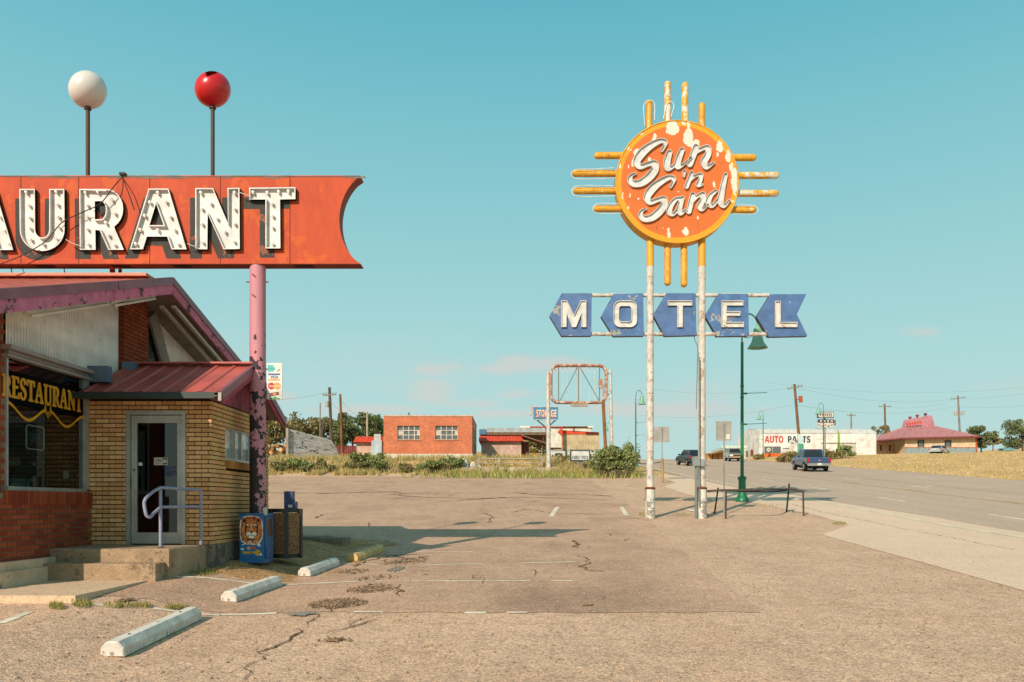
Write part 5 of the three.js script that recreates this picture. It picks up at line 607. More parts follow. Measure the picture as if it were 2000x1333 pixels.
// ---------- rusty empty sign frame, arrow sign, storage sign, letter board ----------
{
  const D = 64, s = thing('rusty_sign_frame', 'empty rusty rounded sign frame between two tall pale poles', 'sign frame', [xa(1131, D), ya(922, D), -D]), k = D / F, P = (px, py, dz = 0) => V((px - 1131) * k, (922 - py) * k, dz), mR = new THREE.MeshStandardMaterial({ map: peel('#a8735a', '#c9b6a4', 0.45, 611, 10), roughness: 0.9 });
  obj('pole', beam(P(1072, 935), P(1070, 728), 0.19, 14, 0.13), mPole, s); obj('pole', beam(P(1196, 925), P(1192, 722), 0.13, 14, 0.12), mPole, s); obj('rust_pole', beam(P(1184, 900), P(1178, 782), 0.13, 12), mat('#8a5f3a', 0.9), s);
  const pts = []; for (const [cx, cy, a0] of [[1171, 727, -90], [1171, 773, 0], [1090, 773, 90], [1090, 727, 180]]) for (let q = 0; q <= 6; q++) { const a = (a0 + q * 15) * Math.PI / 180; pts.push(P(cx + 13 * Math.cos(a), cy + 13 * Math.sin(a))); } obj('frame', [tube(pts, 0.1, 120, 8, true), tube(pts.map(p => p.clone().add(V(0, 0, -0.5))), 0.08, 120, 8, true)], mR, s);
  obj('truss', [beam(P(1091, 718), P(1091, 784), 0.035), beam(P(1130, 716), P(1130, 784), 0.035), beam(P(1171, 716), P(1171, 784), 0.035), beam(P(1128, 718), P(1093, 784), 0.03), beam(P(1133, 718), P(1170, 783), 0.03)], mat('#77706a', 0.7), s); obj('thin_bar', [1085, 1100, 1108, 1126, 1135, 1152, 1162].map(px => beam(P(px, 716, -0.25), P(px, 785, -0.25), 0.018)), mat('#d5d0c6', 0.6), s); obj('name_plate', box(33 * k, 9 * k, 0.12, (1131.5 - 1131) * k, (922 - 790.5) * k, 0), mat('#a39484', 0.6), s);
  obj('bracket', [730, 771].flatMap(py => [beam(P(1071, py), P(1079, py), 0.04), beam(P(1183, py), P(1193, py), 0.04)]), mat('#5d5a55', 0.7), s); obj('broken_lamp', [beam(P(1178, 782), P(1178, 752), 0.05), box(0.3, 0.7, 0.2, ...P(1173, 750).toArray())], mR, s);
  const D2 = 70, k2 = D2 / F, Q = (px, py, dz = 0) => V((px - 1065) * k2, (880 - py) * k2, dz), st = thing('storage_sign', 'blue board with orange and white storage lettering on diagonal braces', 'sign', [xa(1065, D2), ya(880, D2), -D2]);
  obj('board', [box(48 * k2, 24 * k2, 0.25, ...Q(1066, 808).toArray())], mat('#4f87a8', 0.6), st); obj('border', [bb(Q(1042, 0).x, Q(1090, 0).x, Q(0, 821).y, Q(0, 820).y, 0.14, -0.14), bb(Q(1042, 0).x, Q(1090, 0).x, Q(0, 796).y, Q(0, 795).y, 0.14, -0.14)], mWhiteBase, st); obj('word', text('STORAGE', 'sans', 40 * k2, 15.5 * k2).translate(Q(1067, 0).x - 0.04, Q(0, 808).y - 0.05, 0.14), mat('#c8572f', 0.6), st); obj('word', text('STORAGE', 'sans', 39 * k2, 14 * k2).translate(Q(1067, 0).x, Q(0, 808).y, 0.155), mat('#e8e0cc', 0.6), st); obj('brace', [bar(Q(1049, 821), Q(1067, 836), 0.1, 0.1), bar(Q(1085, 821), Q(1069, 836), 0.1, 0.1), beam(Q(1068, 835), Q(1068, 905), 0.1)], mat('#33474a', 0.7), st); obj('tube_ornament', [tube([Q(1041, 795), Q(1038, 800), Q(1040, 806), Q(1036, 812)], 0.07), box(0.4, 0.3, 0.1, ...Q(1041, 797).toArray())], mat('#c9b0a0', 0.6), st);
  const D3 = 67, k3 = D3 / F, Rr = (px, py, dz = 0) => V((px - 1134) * k3, (905 - py) * k3, dz), ar = thing('arrow_sign', 'cream corrugated sign panel topped by an orange arrow', 'sign', [xa(1134, D3), ya(905, D3), -D3]);
  const pan = part('cream_panel', ar); const m3 = mat('#c9b78f', 0.7); for (let i = 0; i < 24; i++) { const a = mix(1099.5, 1170, i / 24), b = mix(1099.5, 1170, (i + 0.85) / 24); obj('rib', bb(Rr(a, 0).x, Rr(b, 0).x, Rr(0, 878).y, Rr(0, 849).y, 0.06, -0.3), m3, pan); } obj('backing', bb(Rr(1099.5, 0).x, Rr(1170, 0).x, Rr(0, 878).y, Rr(0, 849).y, 0.03, -0.28), mat('#ab9a74', 0.8), pan);
  obj('arrow', ext([[1089, 844], [1098, 834.5], [1099, 841], [1170, 845], [1170, 849], [1099.5, 849], [1099, 853]].map(([x, y]) => { const p = Rr(x, y); return [p.x, p.y]; }), 0.4).translate(0, 0, -0.3), mat('#d4512f', 0.6), ar); obj('top_rail', [beam(Rr(1035, 834.5), Rr(1148, 834.5), 0.06), beam(Rr(1121, 834), Rr(1121, 843), 0.06)], mat('#a8403a', 0.6), ar); obj('lower_beam', [bb(Rr(1080, 0).x, Rr(1172, 0).x, Rr(0, 881).y, Rr(0, 878.5).y, 0.1, -0.4), ...[1106, 1164].map(px => beam(Rr(px, 878), Rr(px, 915), 0.09))], mat('#b3aa98', 0.7), ar); obj('stay', beam(Rr(1098, 887), Rr(1075, 910, 0.8), 0.05), mat('#4a4640', 0.7), ar);
  const D4 = 65, k4 = D4 / F, lb = thing('family_units_board', 'white letter board reading family units on a timber post', 'sign', [xa(1133, D4), ya(922, D4), -D4]), T = (px, py) => V((px - 1133) * k4, (922 - py) * k4, 0); obj('cabinet', [box(36 * k4, 19 * k4, 0.3, ...T(1133, 890).toArray())], mat('#d3d6cf', 0.5), lb); obj('frame', [box(37 * k4, 0.1, 0.36, ...T(1133, 900).toArray()), box(37 * k4, 0.08, 0.36, ...T(1133, 880.5).toArray()), box(0.1, 19 * k4, 0.36, ...T(1114.6, 890).toArray()), box(0.1, 19 * k4, 0.36, ...T(1151.4, 890).toArray())], mat('#4f5a58', 0.6), lb); obj('word', text('FAMILY UNITS', 'sans', 31 * k4, 6 * k4).translate(T(1133, 0).x, T(0, 894).y, 0.16), mat('#3a3d3c', 0.7), lb); obj('post', [beam(T(1130, 901), T(1130, 930), 0.13, 10), beam(T(1136, 901), T(1136, 930), 0.1, 10)], mat('#8d8478', 0.9), lb);
  const fb = thing('low_rail_fence', 'low timber rail fence in front of the storage units', 'fence'); const posts = [935, 975, 1058].map(px => gp(px, 914)); posts.forEach(p => obj('post', box(0.2, 0.9, 0.2, p.x, p.y + 0.35, p.z), mat('#a39684', 0.9), fb)); for (let i = 0; i < 2; i++) obj('rail', [beam(posts[i].clone().add(V(0, 0.72, 0)), posts[i + 1].clone().add(V(0, 0.72, 0)), 0.05), beam(posts[i].clone().add(V(0, 0.35, 0)), posts[i + 1].clone().add(V(0, 0.35, 0)), 0.03)], mat('#b0a490', 0.9), fb);
}
{ const r = rng(71), s = thing('rubble_heap', 'heap of broken white plaster among the weeds', 'rubble', gp(905, 918, 0).toArray()); for (let i = 0; i < 14; i++) { const o = new THREE.DodecahedronGeometry(0.18 + 0.25 * r(), 0); o.scale(1.5, 0.5, 1); const m = obj('chunk', o, mat(['#cfc9bd', '#b5ada0', '#d8d3c8'][i % 3], 0.9), s); m.position.set((r() - 0.5) * 2.6, 0.1 + r() * 0.25, (r() - 0.5)); m.rotation.set(r(), r() * 3, r()); } }
{ const s = thing('low_wall', 'low concrete retaining wall along the weedy bank', 'wall'); for (let i = 0; i < 12; i++) { const a = gp(735 + i * 30, 921), b = gp(763 + i * 30, 921); obj('block', [bar(a.clone().add(V(0, 0.05, 0)), b.clone().add(V(0, 0.05, 0)), 0.3, 0.5)], mat(['#b5a68f', '#ac9d87', '#baab94'][i % 3], 0.95), s); } }
// ---------- auto parts store, green shop, pink roofed diner ----------
{
  const D = 126, k = D / F, s = thing('auto_parts_store', 'long white store with auto parts lettering and an orange window panel', 'building', [xa(1590, D), ya(895, D), -D]), X = px => (px - 1590) * k, Y = py => (895 - py) * k, mWh = new THREE.MeshStandardMaterial({ map: peel('#e0dcd4', '#d6d0c6', 0.44, 621, 5, { rep: 0.12 }), roughness: 0.85 });
  obj('front_wall', bb(X(1487), X(1712), -1.5, Y(847), 0, -0.3), mWh, s); obj('side_wall', ext([[0, -1.5], [12, -1.5], [12, Y(847)], [10, Y(838)], [6, Y(832)], [2, Y(838)], [0, Y(847)]], 0.3).rotateY(Math.PI / 2).translate(X(1487) - 0.3, 0, 0), mWh, s);
  const arcR = [[0.1, Y(847)], [-2, Y(838)], [-6, Y(832)], [-10, Y(838)], [-12, Y(847)]], q = []; for (let i = 0; i < 4; i++) q.push([V(X(1485), arcR[i][1] + 0.05, arcR[i][0]), V(X(1714), arcR[i][1] + 0.05, arcR[i][0]), V(X(1714), arcR[i + 1][1] + 0.05, arcR[i + 1][0]), V(X(1485), arcR[i + 1][1] + 0.05, arcR[i + 1][0])]); obj('roof', quads(q), mat('#ddd6ca', 0.7), s);
  obj('word', text('AUTO', 'sans', 36 * k, 13 * k, 0.05).translate(X(1512), Y(858.5), 0.01), mat('#c4352b', 0.6), s); obj('word', text('PARTS', 'sans', 44 * k, 13 * k, 0.05).translate(X(1561), Y(858.5), 0.01), mat('#2f4a5c', 0.6), s);
  const w = part('shop_window', s); obj('glass', bb(X(1493), X(1525), Y(886), Y(872.5), 0.05, 0), mWin, w); obj('frame', [bb(X(1492.5), X(1525.5), Y(873), Y(872), 0.12, 0), bb(X(1508.5), X(1509.3), Y(886), Y(872), 0.12, 0)], mWinFr, w); obj('orange_panel', bb(X(1493), X(1525.5), Y(893), Y(886), 0.1, 0), mat('#d9672c', 0.6), w); obj('badge', new THREE.CircleGeometry(4 * k, 20).translate(X(1501), Y(879), 0.14), mWhiteBase, w); obj('badge_number', text('66', 'sans', 4 * k, 3 * k).translate(X(1501), Y(879), 0.16), mat('#444', 0.6), w);
  obj('notice_board', [bb(X(1529), X(1541), Y(886), Y(876), 0.1, 0)], mWhiteBase, s); obj('notice_frame', [bb(X(1529), X(1541), Y(877), Y(876), 0.15, 0.1), bb(X(1529), X(1541), Y(886), Y(885), 0.15, 0.1)], mat('#3c342e', 0.7), s); for (const z of [-3, -6]) obj('side_window', bb(X(1487) - 0.36, X(1487) - 0.3, Y(888), Y(876), z, z - 1.4), mat('#8a4a3a', 0.5), s); obj('red_doorway', [bb(X(1459.5), X(1464), Y(903), Y(876), -4, -4.4)], mRedMetal, s); obj('loading_door', [bb(X(1640), X(1672), Y(893), Y(867), 0.06, 0), bb(X(1604), X(1672), Y(866), Y(864.5), 0.2, 0)], mat('#c3bcb0', 0.7), s);
  const D2 = 132, k2 = D2 / F, gs = thing('green_shop', 'small pale green shop with a brown canopy over pillars', 'building', [xa(1425, D2), ya(902, D2), -D2]), X2 = px => (px - 1425) * k2, Y2 = py => (902 - py) * k2; obj('wall', [bb(X2(1414), X2(1472), -1.5, Y2(873), -1, -8)], mat('#bcd0bf', 0.8), gs); obj('parapet', bb(X2(1412), X2(1462), Y2(875), Y2(870), -0.9, -1.1), mat('#c9d6c8', 0.8), gs); obj('green_awning', bar(V(X2(1418), Y2(880), -0.6), V(X2(1445), Y2(878), -0.6), 0.8, 0.5), mat('#3d6b50', 0.7), gs); obj('canopy', ext([[1383, 887], [1412, 879], [1416, 879], [1416, 883], [1384, 889]].map(([x, y]) => [X2(x), Y2(y)]), 3).translate(0, 0, -2), mat('#8a6a45', 0.7), gs); for (const px of [1387, 1398, 1409]) obj('pillar', bb(X2(px) - 0.35, X2(px) + 0.35, -1.5, Y2(885), -0.4, -1.2), mat('#c08a4c', 0.8), gs);
}
{
  const D = 133, k = D / F, s = thing('pink_roofed_diner', 'tan building with a wide pink metal roof and raised roof tower', 'building', [xa(1775, D), ya(888, D), -D]), X = px => (px - 1775) * k, Y = py => (888 - py) * k, mTan = mat('#dcc2a0', 0.85), mPk = mat('#b8807e', 0.7), mPk2 = mat('#b57a7e', 0.7), mTr = mat('#b5562f', 0.7), Zb = -14;
  obj('wall', [bb(X(1768), X(1908), -1.5, Y(855), 0, Zb), bb(X(1696), X(1768), -1.5, Y(858), -4, Zb)], mTan, s); obj('wainscot', range(1768, 1906, 4).map(px => bb(X(px), X(px + 3.7), -1.5, Y(875), 0.07, 0)), mat('#9dadac', 0.5, { metalness: 0.3 }), s); obj('corner_trim', [bb(X(1906), X(1909), -1.5, Y(855), 0.1, -0.2), bb(X(1768), X(1906), Y(875), Y(874), 0.1, 0)], mTr, s);
  for (const px of [1794, 1847]) { const w = part('window', s); obj('glass', bb(X(px), X(px + 10), Y(873), Y(861), 0.04, 0), mWin, w); obj('frame', [bb(X(px) - .1, X(px + 10) + .1, Y(861.5), Y(860.5), 0.1, 0), bb(X(px) - .1, X(px) + .05, Y(873), Y(861), 0.1, 0), bb(X(px + 10) - .05, X(px + 10) + .1, Y(873), Y(861), 0.1, 0)], mat('#3b3a38', 0.6), w); }
  obj('door', bb(X(1712), X(1730), -0.5, Y(868), -3.9, -4), mat('#1f2422', 0.4), s); for (const px of [1741, 1759]) obj('side_window', bb(X(px), X(px + 3), Y(878), Y(866), -3.9, -4), mat('#5a3a28', 0.5), s);
  const roof = part('roof', s), e = (x, y, z) => at(x, y, D - z).sub(s.position), ev = 1.0; const c = [e(1684, 864, -2.5), e(1762, 857, ev), e(1918, 853.5, ev), e(1922, 853, Zb - 1), e(1690, 858, Zb - 1)], t = [e(1765, 834, -5), e(1800, 833, -4.2), e(1826, 832, -4.2), e(1826, 832, -9), e(1765, 834, -9)];
  const pan = (a, b, ta, tb, n, m) => { for (let i = 0; i < n; i++) { const u = i / n, v = (i + 0.94) / n; obj('roof_panel', quads([[a.clone().lerp(b, u), a.clone().lerp(b, v), ta.clone().lerp(tb, v), ta.clone().lerp(tb, u)]]), m, roof); } }; pan(c[0], c[1], t[0], t[1], 14, mPk); pan(c[1], c[2], t[1], t[2], 22, mPk); pan(c[2], c[3], t[2], t[3], 8, mPk2); obj('roof_underside', quads([[c[0].clone().add(V(0, -0.1, 0)), c[1].clone().add(V(0, -0.1, 0)), t[1], t[0]].map(p => p.clone().add(V(0, -0.12, -0.1))), [c[1], c[2], t[2], t[1]].map(p => p.clone().add(V(0, -0.12, -0.1)))]), mat('#7d4048', 0.8), roof); obj('fascia', [bar(c[0], c[1], 0.1, 0.25), bar(c[1], c[2], 0.1, 0.25)], mat('#7a4040', 0.7), roof);
  const tw = part('roof_tower', s), b = [e(1761, 842, -4.6), e(1806, 837, -3.6), e(1828, 835, -3.6)], u = [e(1767, 821, -6), e(1810, 813, -5.4), e(1820, 811, -5.4)]; const p2 = (a, bb2, ta, tb, n) => { for (let i = 0; i < n; i++) { const q = i / n, v = (i + 0.94) / n; obj('tower_panel', quads([[a.clone().lerp(bb2, q), a.clone().lerp(bb2, v), ta.clone().lerp(tb, v), ta.clone().lerp(tb, q)]]), mPk2, tw); } }; p2(b[0], b[1], u[0], u[1], 12); p2(b[1], b[2], u[1], u[2], 5); obj('tower_core', quads([[b[0], b[1], u[1], u[0]].map(p => p.clone().add(V(0, 0, -0.15))), [b[1], b[2], u[2], u[1]].map(p => p.clone().add(V(0, 0, -0.15)))]), mat('#8a4450', 0.8), tw); for (const [x, y] of [[1778, 816], [1792, 812], [1808, 809]]) obj('roof_vent', [cyl(0.18, 0.18, 0.6, ...e(x, y + 5, -6).toArray(), 10), cyl(0.3, 0.3, 0.14, ...e(x, y + 1, -6).toArray(), 10)], mat('#8a4a55', 0.6), tw); for (let i = 0; i < 6; i++) obj('red_letter', box(2.6 * k, 5.5 * k, 0.12, ...e(1773 + i * 5, 829.5 - i * 0.8, -4.2 + i * 0.15).toArray(), 0, 0, 0.12), mRedMetal, tw);
}
// ---------- shop sign on pole, feather flags, utility poles and wires ----------
{ const D = 100, k = D / F, s = thing('shop_pole_sign', 'black and white two tier shop sign on a white pole', 'sign', [xa(1612, D), ya(905, D), -D]), X = px => (px - 1612) * k, Y = py => (905 - py) * k; obj('pole', beam(V(0, -1, -0.2), V(0, Y(808), -0.2), 0.14, 12), mPost, s); obj('upper_panel', box(31 * k, 12 * k, 0.3, X(1612.5), Y(811), 0), mat('#2c2a28', 0.5), s); obj('upper_face', box(29 * k, 9.5 * k, 0.02, X(1612.5), Y(811), 0.16), mat('#d3cec2', 0.5), s); obj('word', text('PEPOS', 'sans', 24 * k, 6.5 * k).translate(X(1612.5), Y(811), 0.18), mat('#3a3633', 0.6), s); obj('lower_panel', box(31 * k, 15 * k, 0.25, X(1612.5), Y(828), 0), mat('#c9c4b8', 0.5), s); obj('lower_stripe', box(31 * k, 6 * k, 0.02, X(1612.5), Y(823), 0.14), mat('#2a2826', 0.5), s); obj('dots', [0, 1, 2, 3].map(i => box(4 * k, 3 * k, 0.02, X(1603 + i * 7), Y(823), 0.16)), mat('#cfcabe', 0.5), s); obj('smudges', [0, 1, 2, 3, 4].map(i => box(3 * k, 2 * k, 0.02, X(1600 + i * 6), Y(831 + (i % 2) * 2), 0.14)), mat('#4a4743', 0.5), s); obj('side_ornament', box(3 * k, 10 * k, 0.2, X(1631), Y(826), 0), mat('#8a7a66', 0.6), s);
  const flag = (label, px, py, h, w, D2, cTop, cLow) => { const k2 = D2 / F, f = thing('feather_flag', label, 'flag', [xa(px, D2), ya(py, D2), -D2], 'feather flags along the road'), r = []; const P = (t, side) => V((side + 0.12 * Math.sin(t * 4)) * w * k2, t * h * k2, 0); for (let i = 0; i < 12; i++) { const a = i / 12, b = (i + 1) / 12, sa = a > 0.85 ? (1 - a) / 0.15 : 1, sb = b > 0.85 ? (1 - b) / 0.15 : 1; r.push([P(a, 0), P(a, sa), P(b, sb), P(b, 0)]); } obj('banner', quads(r.slice(0, 6)), mat(cLow, 0.8), f); obj('banner_top', quads(r.slice(6)), mat(cTop, 0.8), f); obj('mast', beam(V(0, -0.6, 0), V(0, h * k2 * 1.02, 0), 0.03), mat('#6a6a66', 0.5), f); };
  flag('teal and white feather flag behind the pickup', 1558, 888, 42, 11, 100, '#bfd8d3', '#4f9c82'); flag('narrow lime green feather flag by the shrubs', 1637, 892, 53, 4, 105, '#8cae4c', '#6f9a40');
  const rs = thing('highway_marker', 'white highway marker sign beside the orange shop window', 'sign', [xa(1548, 108), ya(897, 108), -108]); obj('plate', [box(0.7, 0.7, 0.03, 0, 2.1, 0), box(0.7, 0.3, 0.03, 0, 1.5, 0)], mat('#cfcbc0', 0.5), rs); obj('post', beam(V(0, -0.3, -0.05), V(0, 2.3, -0.05), 0.03), mPost, rs); obj('arrow_print', [box(0.4, 0.06, 0.01, 0, 2.1, 0.03, 0, 0, 0.6), box(0.4, 0.06, 0.01, 0, 2.1, 0.03, 0, 0, -0.6)], mat('#333', 0.7), rs); }
const mWood = mat('#7c5a3e', 0.95), mWoodG = mat('#8a7f72', 0.95), wireEnds = [];
function utility(label, px, pyTop, pyBase, D, lean, w, arms, col, extra) { const k = D / F, s = thing('utility_pole', label, 'utility pole', [xa(px, D), ya(pyBase, D), -D], 'timber utility poles'), h = (pyBase - pyTop) * k; s.rotation.z = lean; obj('pole', beam(V(0, -1.5, 0), V(0, h, 0), w, 10, w * 0.75), col, s); for (const [dy, L, tilt] of arms) obj('cross_arm', [box(L, 0.13, 0.11, 0, h - dy, 0.1, 0, 0, tilt), ...[-0.48, -0.25, 0.25, 0.48].map(t => cyl(0.05, 0.04, 0.2, t * L, h - dy + 0.06 + t * L * Math.tan(tilt), 0.1, 8))], mWoodG, s); if (extra) for (const [dx, dy, c, r, hh] of extra) obj('transformer', [cyl(r, r, hh, dx, h - dy, 0.2, 12), box(0.2, 0.1, 0.2, dx / 2, h - dy + hh / 2, 0.1)], mat(c, 0.6), s); wireEnds.push(V(s.position.x - Math.sin(lean) * h, s.position.y + h - 0.5, s.position.z)); return s; }
utility('leaning brown utility pole with an orange transformer', 1565, 750, 903, 104, 0.085, 0.2, [[0.45, 1.9, 0.12]], mWood, [[0.55, 2.4, '#b5582f', 0.24, 0.8]]);
utility('brown utility pole rising behind the diner roof ridge', 1731, 789, 880, 150, 0.03, 0.2, [[0.5, 2.2, -0.02]], mWood); utility('pale utility pole with twin transformers right of the diner', 1877, 773, 880, 150, 0.05, 0.2, [[0.5, 2.7, 0.06]], mWoodG, [[-0.7, 3.6, '#b9aa9c', 0.28, 0.7], [0.6, 3.6, '#b9aa9c', 0.28, 0.7]]); utility('grey utility pole above the auto parts roof', 1663, 808, 885, 160, 0, 0.17, [[0.4, 1.6, 0]], mWoodG);
utility('dark topped utility pole with cross arm behind the plank wall', 648, 757, 893, 92, 0.035, 0.2, [[0.85, 1.5, 0.03]], mat('#5c5047', 0.95), [[-0.3, 2.2, '#a8a8a0', 0.22, 0.6]]); utility('bare brown utility pole left of the red roof', 668, 770, 894, 80, 0.03, 0.14, [], mWood); utility('thin bare pole behind the plank wall', 625, 787, 885, 100, 0.0, 0.09, [], mWoodG); utility('short pole beside the thin bare pole', 629, 825, 885, 100, 0, 0.09, [], mat('#6a5a50', 0.9)); utility('pale utility pole by the red roofed unit', 717, 805, 870, 95, 0, 0.13, [], mat('#b5a293', 0.9)); utility('short dark pole beside the brick building', 735, 829, 870, 96, 0, 0.13, [], mat('#4d4038', 0.9)); utility('slim pole with short arm behind the brown pole', 671, 808, 885, 120, 0, 0.12, [[0.3, 1.6, -0.05]], mWoodG);
{ const mWire = mat('#8a9492', 0.7, { plain: true }), wire = (label, pts, r = 0.013) => tag(obj('power_line', tube(pts, r, 24, 4), mWire), label, 'power line', 'overhead power lines'); const E = wireEnds, sag = (a, b, s = 0.6) => [a, a.clone().lerp(b, 0.25).add(V(0, -s * 0.75, 0)), a.clone().lerp(b, 0.5).add(V(0, -s, 0)), a.clone().lerp(b, 0.75).add(V(0, -s * 0.75, 0)), b];
  wire('power line from the leaning pole towards the left', sag(E[0], at(1250, 757, 120), 0.8)); wire('second power line left of the leaning pole', sag(E[0].clone().add(V(-.5, -2.3, 0)), at(1250, 812, 130), 0.8)); wire('power line from the leaning pole to the pale pole', sag(E[0], E[2], 1.2)); wire('lower power line from the leaning pole to the pale pole', sag(E[0].clone().add(V(0, -2.2, 0)), E[2].clone().add(V(0, -1.4, 0)), 1.2)); wire('power line over the diner roof', sag(E[1], E[2], 0.9)); wire('power line from the pale pole out to the right', sag(E[2], at(2100, 745, 130), 0.8)); wire('lower power line from the pale pole out to the right', sag(E[2].clone().add(V(0, -1.5, 0)), at(2100, 775, 130), 0.8)); wire('high power line crossing above the diner', sag(at(1500, 748, 125), at(2150, 740, 100), 1.6)); wire('power line from the dark topped pole behind the card sign', sag(E[4], at(440, 778, 80), 0.5)); wire('slack power line between the two brown poles', sag(E[4].clone().add(V(0, -1, 0)), E[8], 0.8)); wire('power line right of the bare brown pole', sag(E[5], E[8], 0.6)); }
// ---------- vehicles ----------
const mTyre = mat('#1b1b1b', 0.9, { plain: true }), mRim = mat('#a9a9a5', 0.35, { metalness: 0.8, plain: true }), mCarGlass = mat('#1d262a', 0.08, { plain: true }), mTail = mat('#a3201c', 0.3, { plain: true }), mChrome = mat('#b3b3ae', 0.3, { metalness: 0.8, plain: true }), mBlack = mat('#191a1b', 0.6, { plain: true }), mPlate = mat('#c9cdb8', 0.6, { plain: true }), mHead = mat('#d9d9d2', 0.15, { plain: true });
const paint = c => new THREE.MeshPhysicalMaterial({ color: S(c), roughness: 0.35, metalness: 0.35, clearcoat: 0.8, clearcoatRoughness: 0.1, side: THREE.DoubleSide });
// length runs along +z (rear at z = 0), front at z = -L; side profile in (z, y)
function vehicle(o) {
  const s = thing(o.name, o.label, o.cat, o.pos, o.group), P = paint(o.color), W = o.W; s.rotation.y = o.turn || 0; s.rotation.order = 'YXZ'; s.rotation.x = o.pitch || 0;
  const body = ext(o.profile.map(([z, y]) => [-z, y]), W - 0.1, 0.05); body.rotateY(-Math.PI / 2); body.translate(W / 2 - 0.05, 0, 0); body.scale(1, 1, 1);
  const B = ext(o.profile, W - 0.12, 0.06); B.rotateY(Math.PI / 2); B.translate(-W / 2 + 0.06, 0, 0); obj('body', B, P, s);
  // greenhouse: lower outline [z0,z1] at y0, upper [z2,z3] at y1
  for (const c of o.cabins) { const { y0, y1, r0, r1, f0, f1 } = c, w0 = W / 2 - 0.06, w1 = W / 2 - 0.22, p = [V(-w0, y0, -r0), V(w0, y0, -r0), V(w0, y0, -f0), V(-w0, y0, -f0)], t = [V(-w1, y1, -r1), V(w1, y1, -r1), V(w1, y1, -f1), V(-w1, y1, -f1)]; const cab = part('cabin', s);
    const face = (a, b, c2, d) => [a, b, c2, d]; obj('shell', [quads([face(p[0], p[1], t[1], t[0]), face(p[1], p[2], t[2], t[1]), face(p[2], p[3], t[3], t[2]), face(p[3], p[0], t[0], t[3])]), box(w1 * 2 + 0.04, 0.05, Math.abs(f1 - r1) + 0.06, 0, y1, -(r1 + f1) / 2)], P, cab);
    const glass = (a, b, c2, d, out, n = 1) => { for (let i = 0; i < n; i++) { const L = (u, v) => { const x = a.clone().lerp(b, u), y = d.clone().lerp(c2, u); return x.lerp(y, v).add(out); }; const u0 = (i + 0.06) / n, u1 = (i + 0.94) / n; obj('window', quads([[L(u0, 0.1), L(u1, 0.1), L(u1, 0.9), L(u0, 0.9)]]), mCarGlass, cab); } };
    glass(p[0], p[1], t[1], t[0], V(0, 0, 0.015)); glass(p[3], p[2], t[2], t[3], V(0, 0, -0.015)); glass(p[1], p[2], t[2], t[1], V(0.015, 0, 0), c.n || 2); glass(p[0], p[3], t[3], t[0], V(-0.015, 0, 0), c.n || 2); }
  for (const z of o.wheels) for (const x of [-1, 1]) { const w = part('wheel', s); w.position.set(x * (W / 2 - 0.13), o.R, -z); obj('tyre', cyl(o.R, o.R, 0.26, 0, -0.13, 0, 22).rotateZ(Math.PI / 2), mTyre, w); obj('rim', cyl(o.R * 0.62, o.R * 0.62, 0.28, 0, -0.14, 0, 16).rotateZ(Math.PI / 2), mRim, w); }
  for (const x of [-1, 1]) { obj('tail_light', box(0.2, o.tl[1], 0.1, x * (W / 2 - 0.13), o.tl[0], 0.02), mTail, s); obj('headlight', box(0.36, 0.18, 0.1, x * (W / 2 - 0.25), o.hl, -o.L - 0.0), mHead, s); obj('mirror', box(0.22, 0.17, 0.1, x * (W / 2 + 0.1), o.mir[1], -o.mir[0]), P, s); }
  obj('rear_bumper', box(W - 0.06, 0.22, 0.2, 0, o.bump, 0.04), o.chrome ? mChrome : P, s); obj('front_bumper', box(W - 0.06, 0.25, 0.16, 0, o.bump, -o.L - 0.02), P, s); obj('grille', box(W * 0.5, 0.2, 0.06, 0, o.hl - 0.05, -o.L - 0.03), mBlack, s); obj('number_plate', box(0.34, 0.17, 0.03, 0, o.plate, 0.15), mPlate, s); obj('underbody', box(W - 0.3, 0.2, o.L - 0.5, 0, 0.35, -o.L / 2), mBlack, s);
  return s;
}
const slope = 0.076;
{ const D = 71, t = vehicle({ name: 'pickup_truck', label: 'dark blue crew cab pickup truck driving up the road', cat: 'pickup', pos: [xa(1600, D), g(26, D) + 0.02, -D], turn: -0.0, pitch: Math.atan(slope), W: 2.02, L: 5.8, R: 0.41, color: '#3c5277', chrome: true, profile: [[0, 0.62], [0, 1.12], [0.1, 1.12], [0.1, 0.9], [1.85, 0.9], [1.95, 1.15], [4.1, 1.15], [5.7, 1.05], [5.8, 0.6], [5.3, 0.5], [5.2, 0.75], [4.5, 0.75], [4.3, 0.48], [1.75, 0.48], [1.6, 0.78], [0.8, 0.78], [0.65, 0.6]], cabins: [{ y0: 1.15, y1: 1.9, r0: 1.95, r1: 2.12, f0: 4.3, f1: 3.55, n: 2 }], wheels: [1.2, 4.85], tl: [1.0, 0.36], hl: 0.9, mir: [4.0, 1.3], bump: 0.62, plate: 0.66 }); t.rotation.y = -0.1; obj('bed_side', [box(0.12, 0.34, 1.9, -0.94, 1.03, -0.98), box(0.12, 0.34, 1.9, 0.94, 1.03, -0.98)], paint('#3c5277'), t); obj('tailgate', [box(1.62, 0.5, 0.06, 0, 0.95, 0.06)], paint('#3a4f72'), t); obj('tailgate_badge', box(0.14, 0.12, 0.02, 0, 0.98, 0.1), mChrome, t); obj('brake_lamp', box(0.36, 0.05, 0.06, 0, 1.88, -2.05), mTail, t); obj('hitch', [box(0.12, 0.12, 0.3, 0, 0.42, 0.1), box(0.08, 0.3, 0.1, -0.6, 0.4, 0.05), box(0.08, 0.3, 0.1, 0.6, 0.4, 0.05)], mBlack, t); }
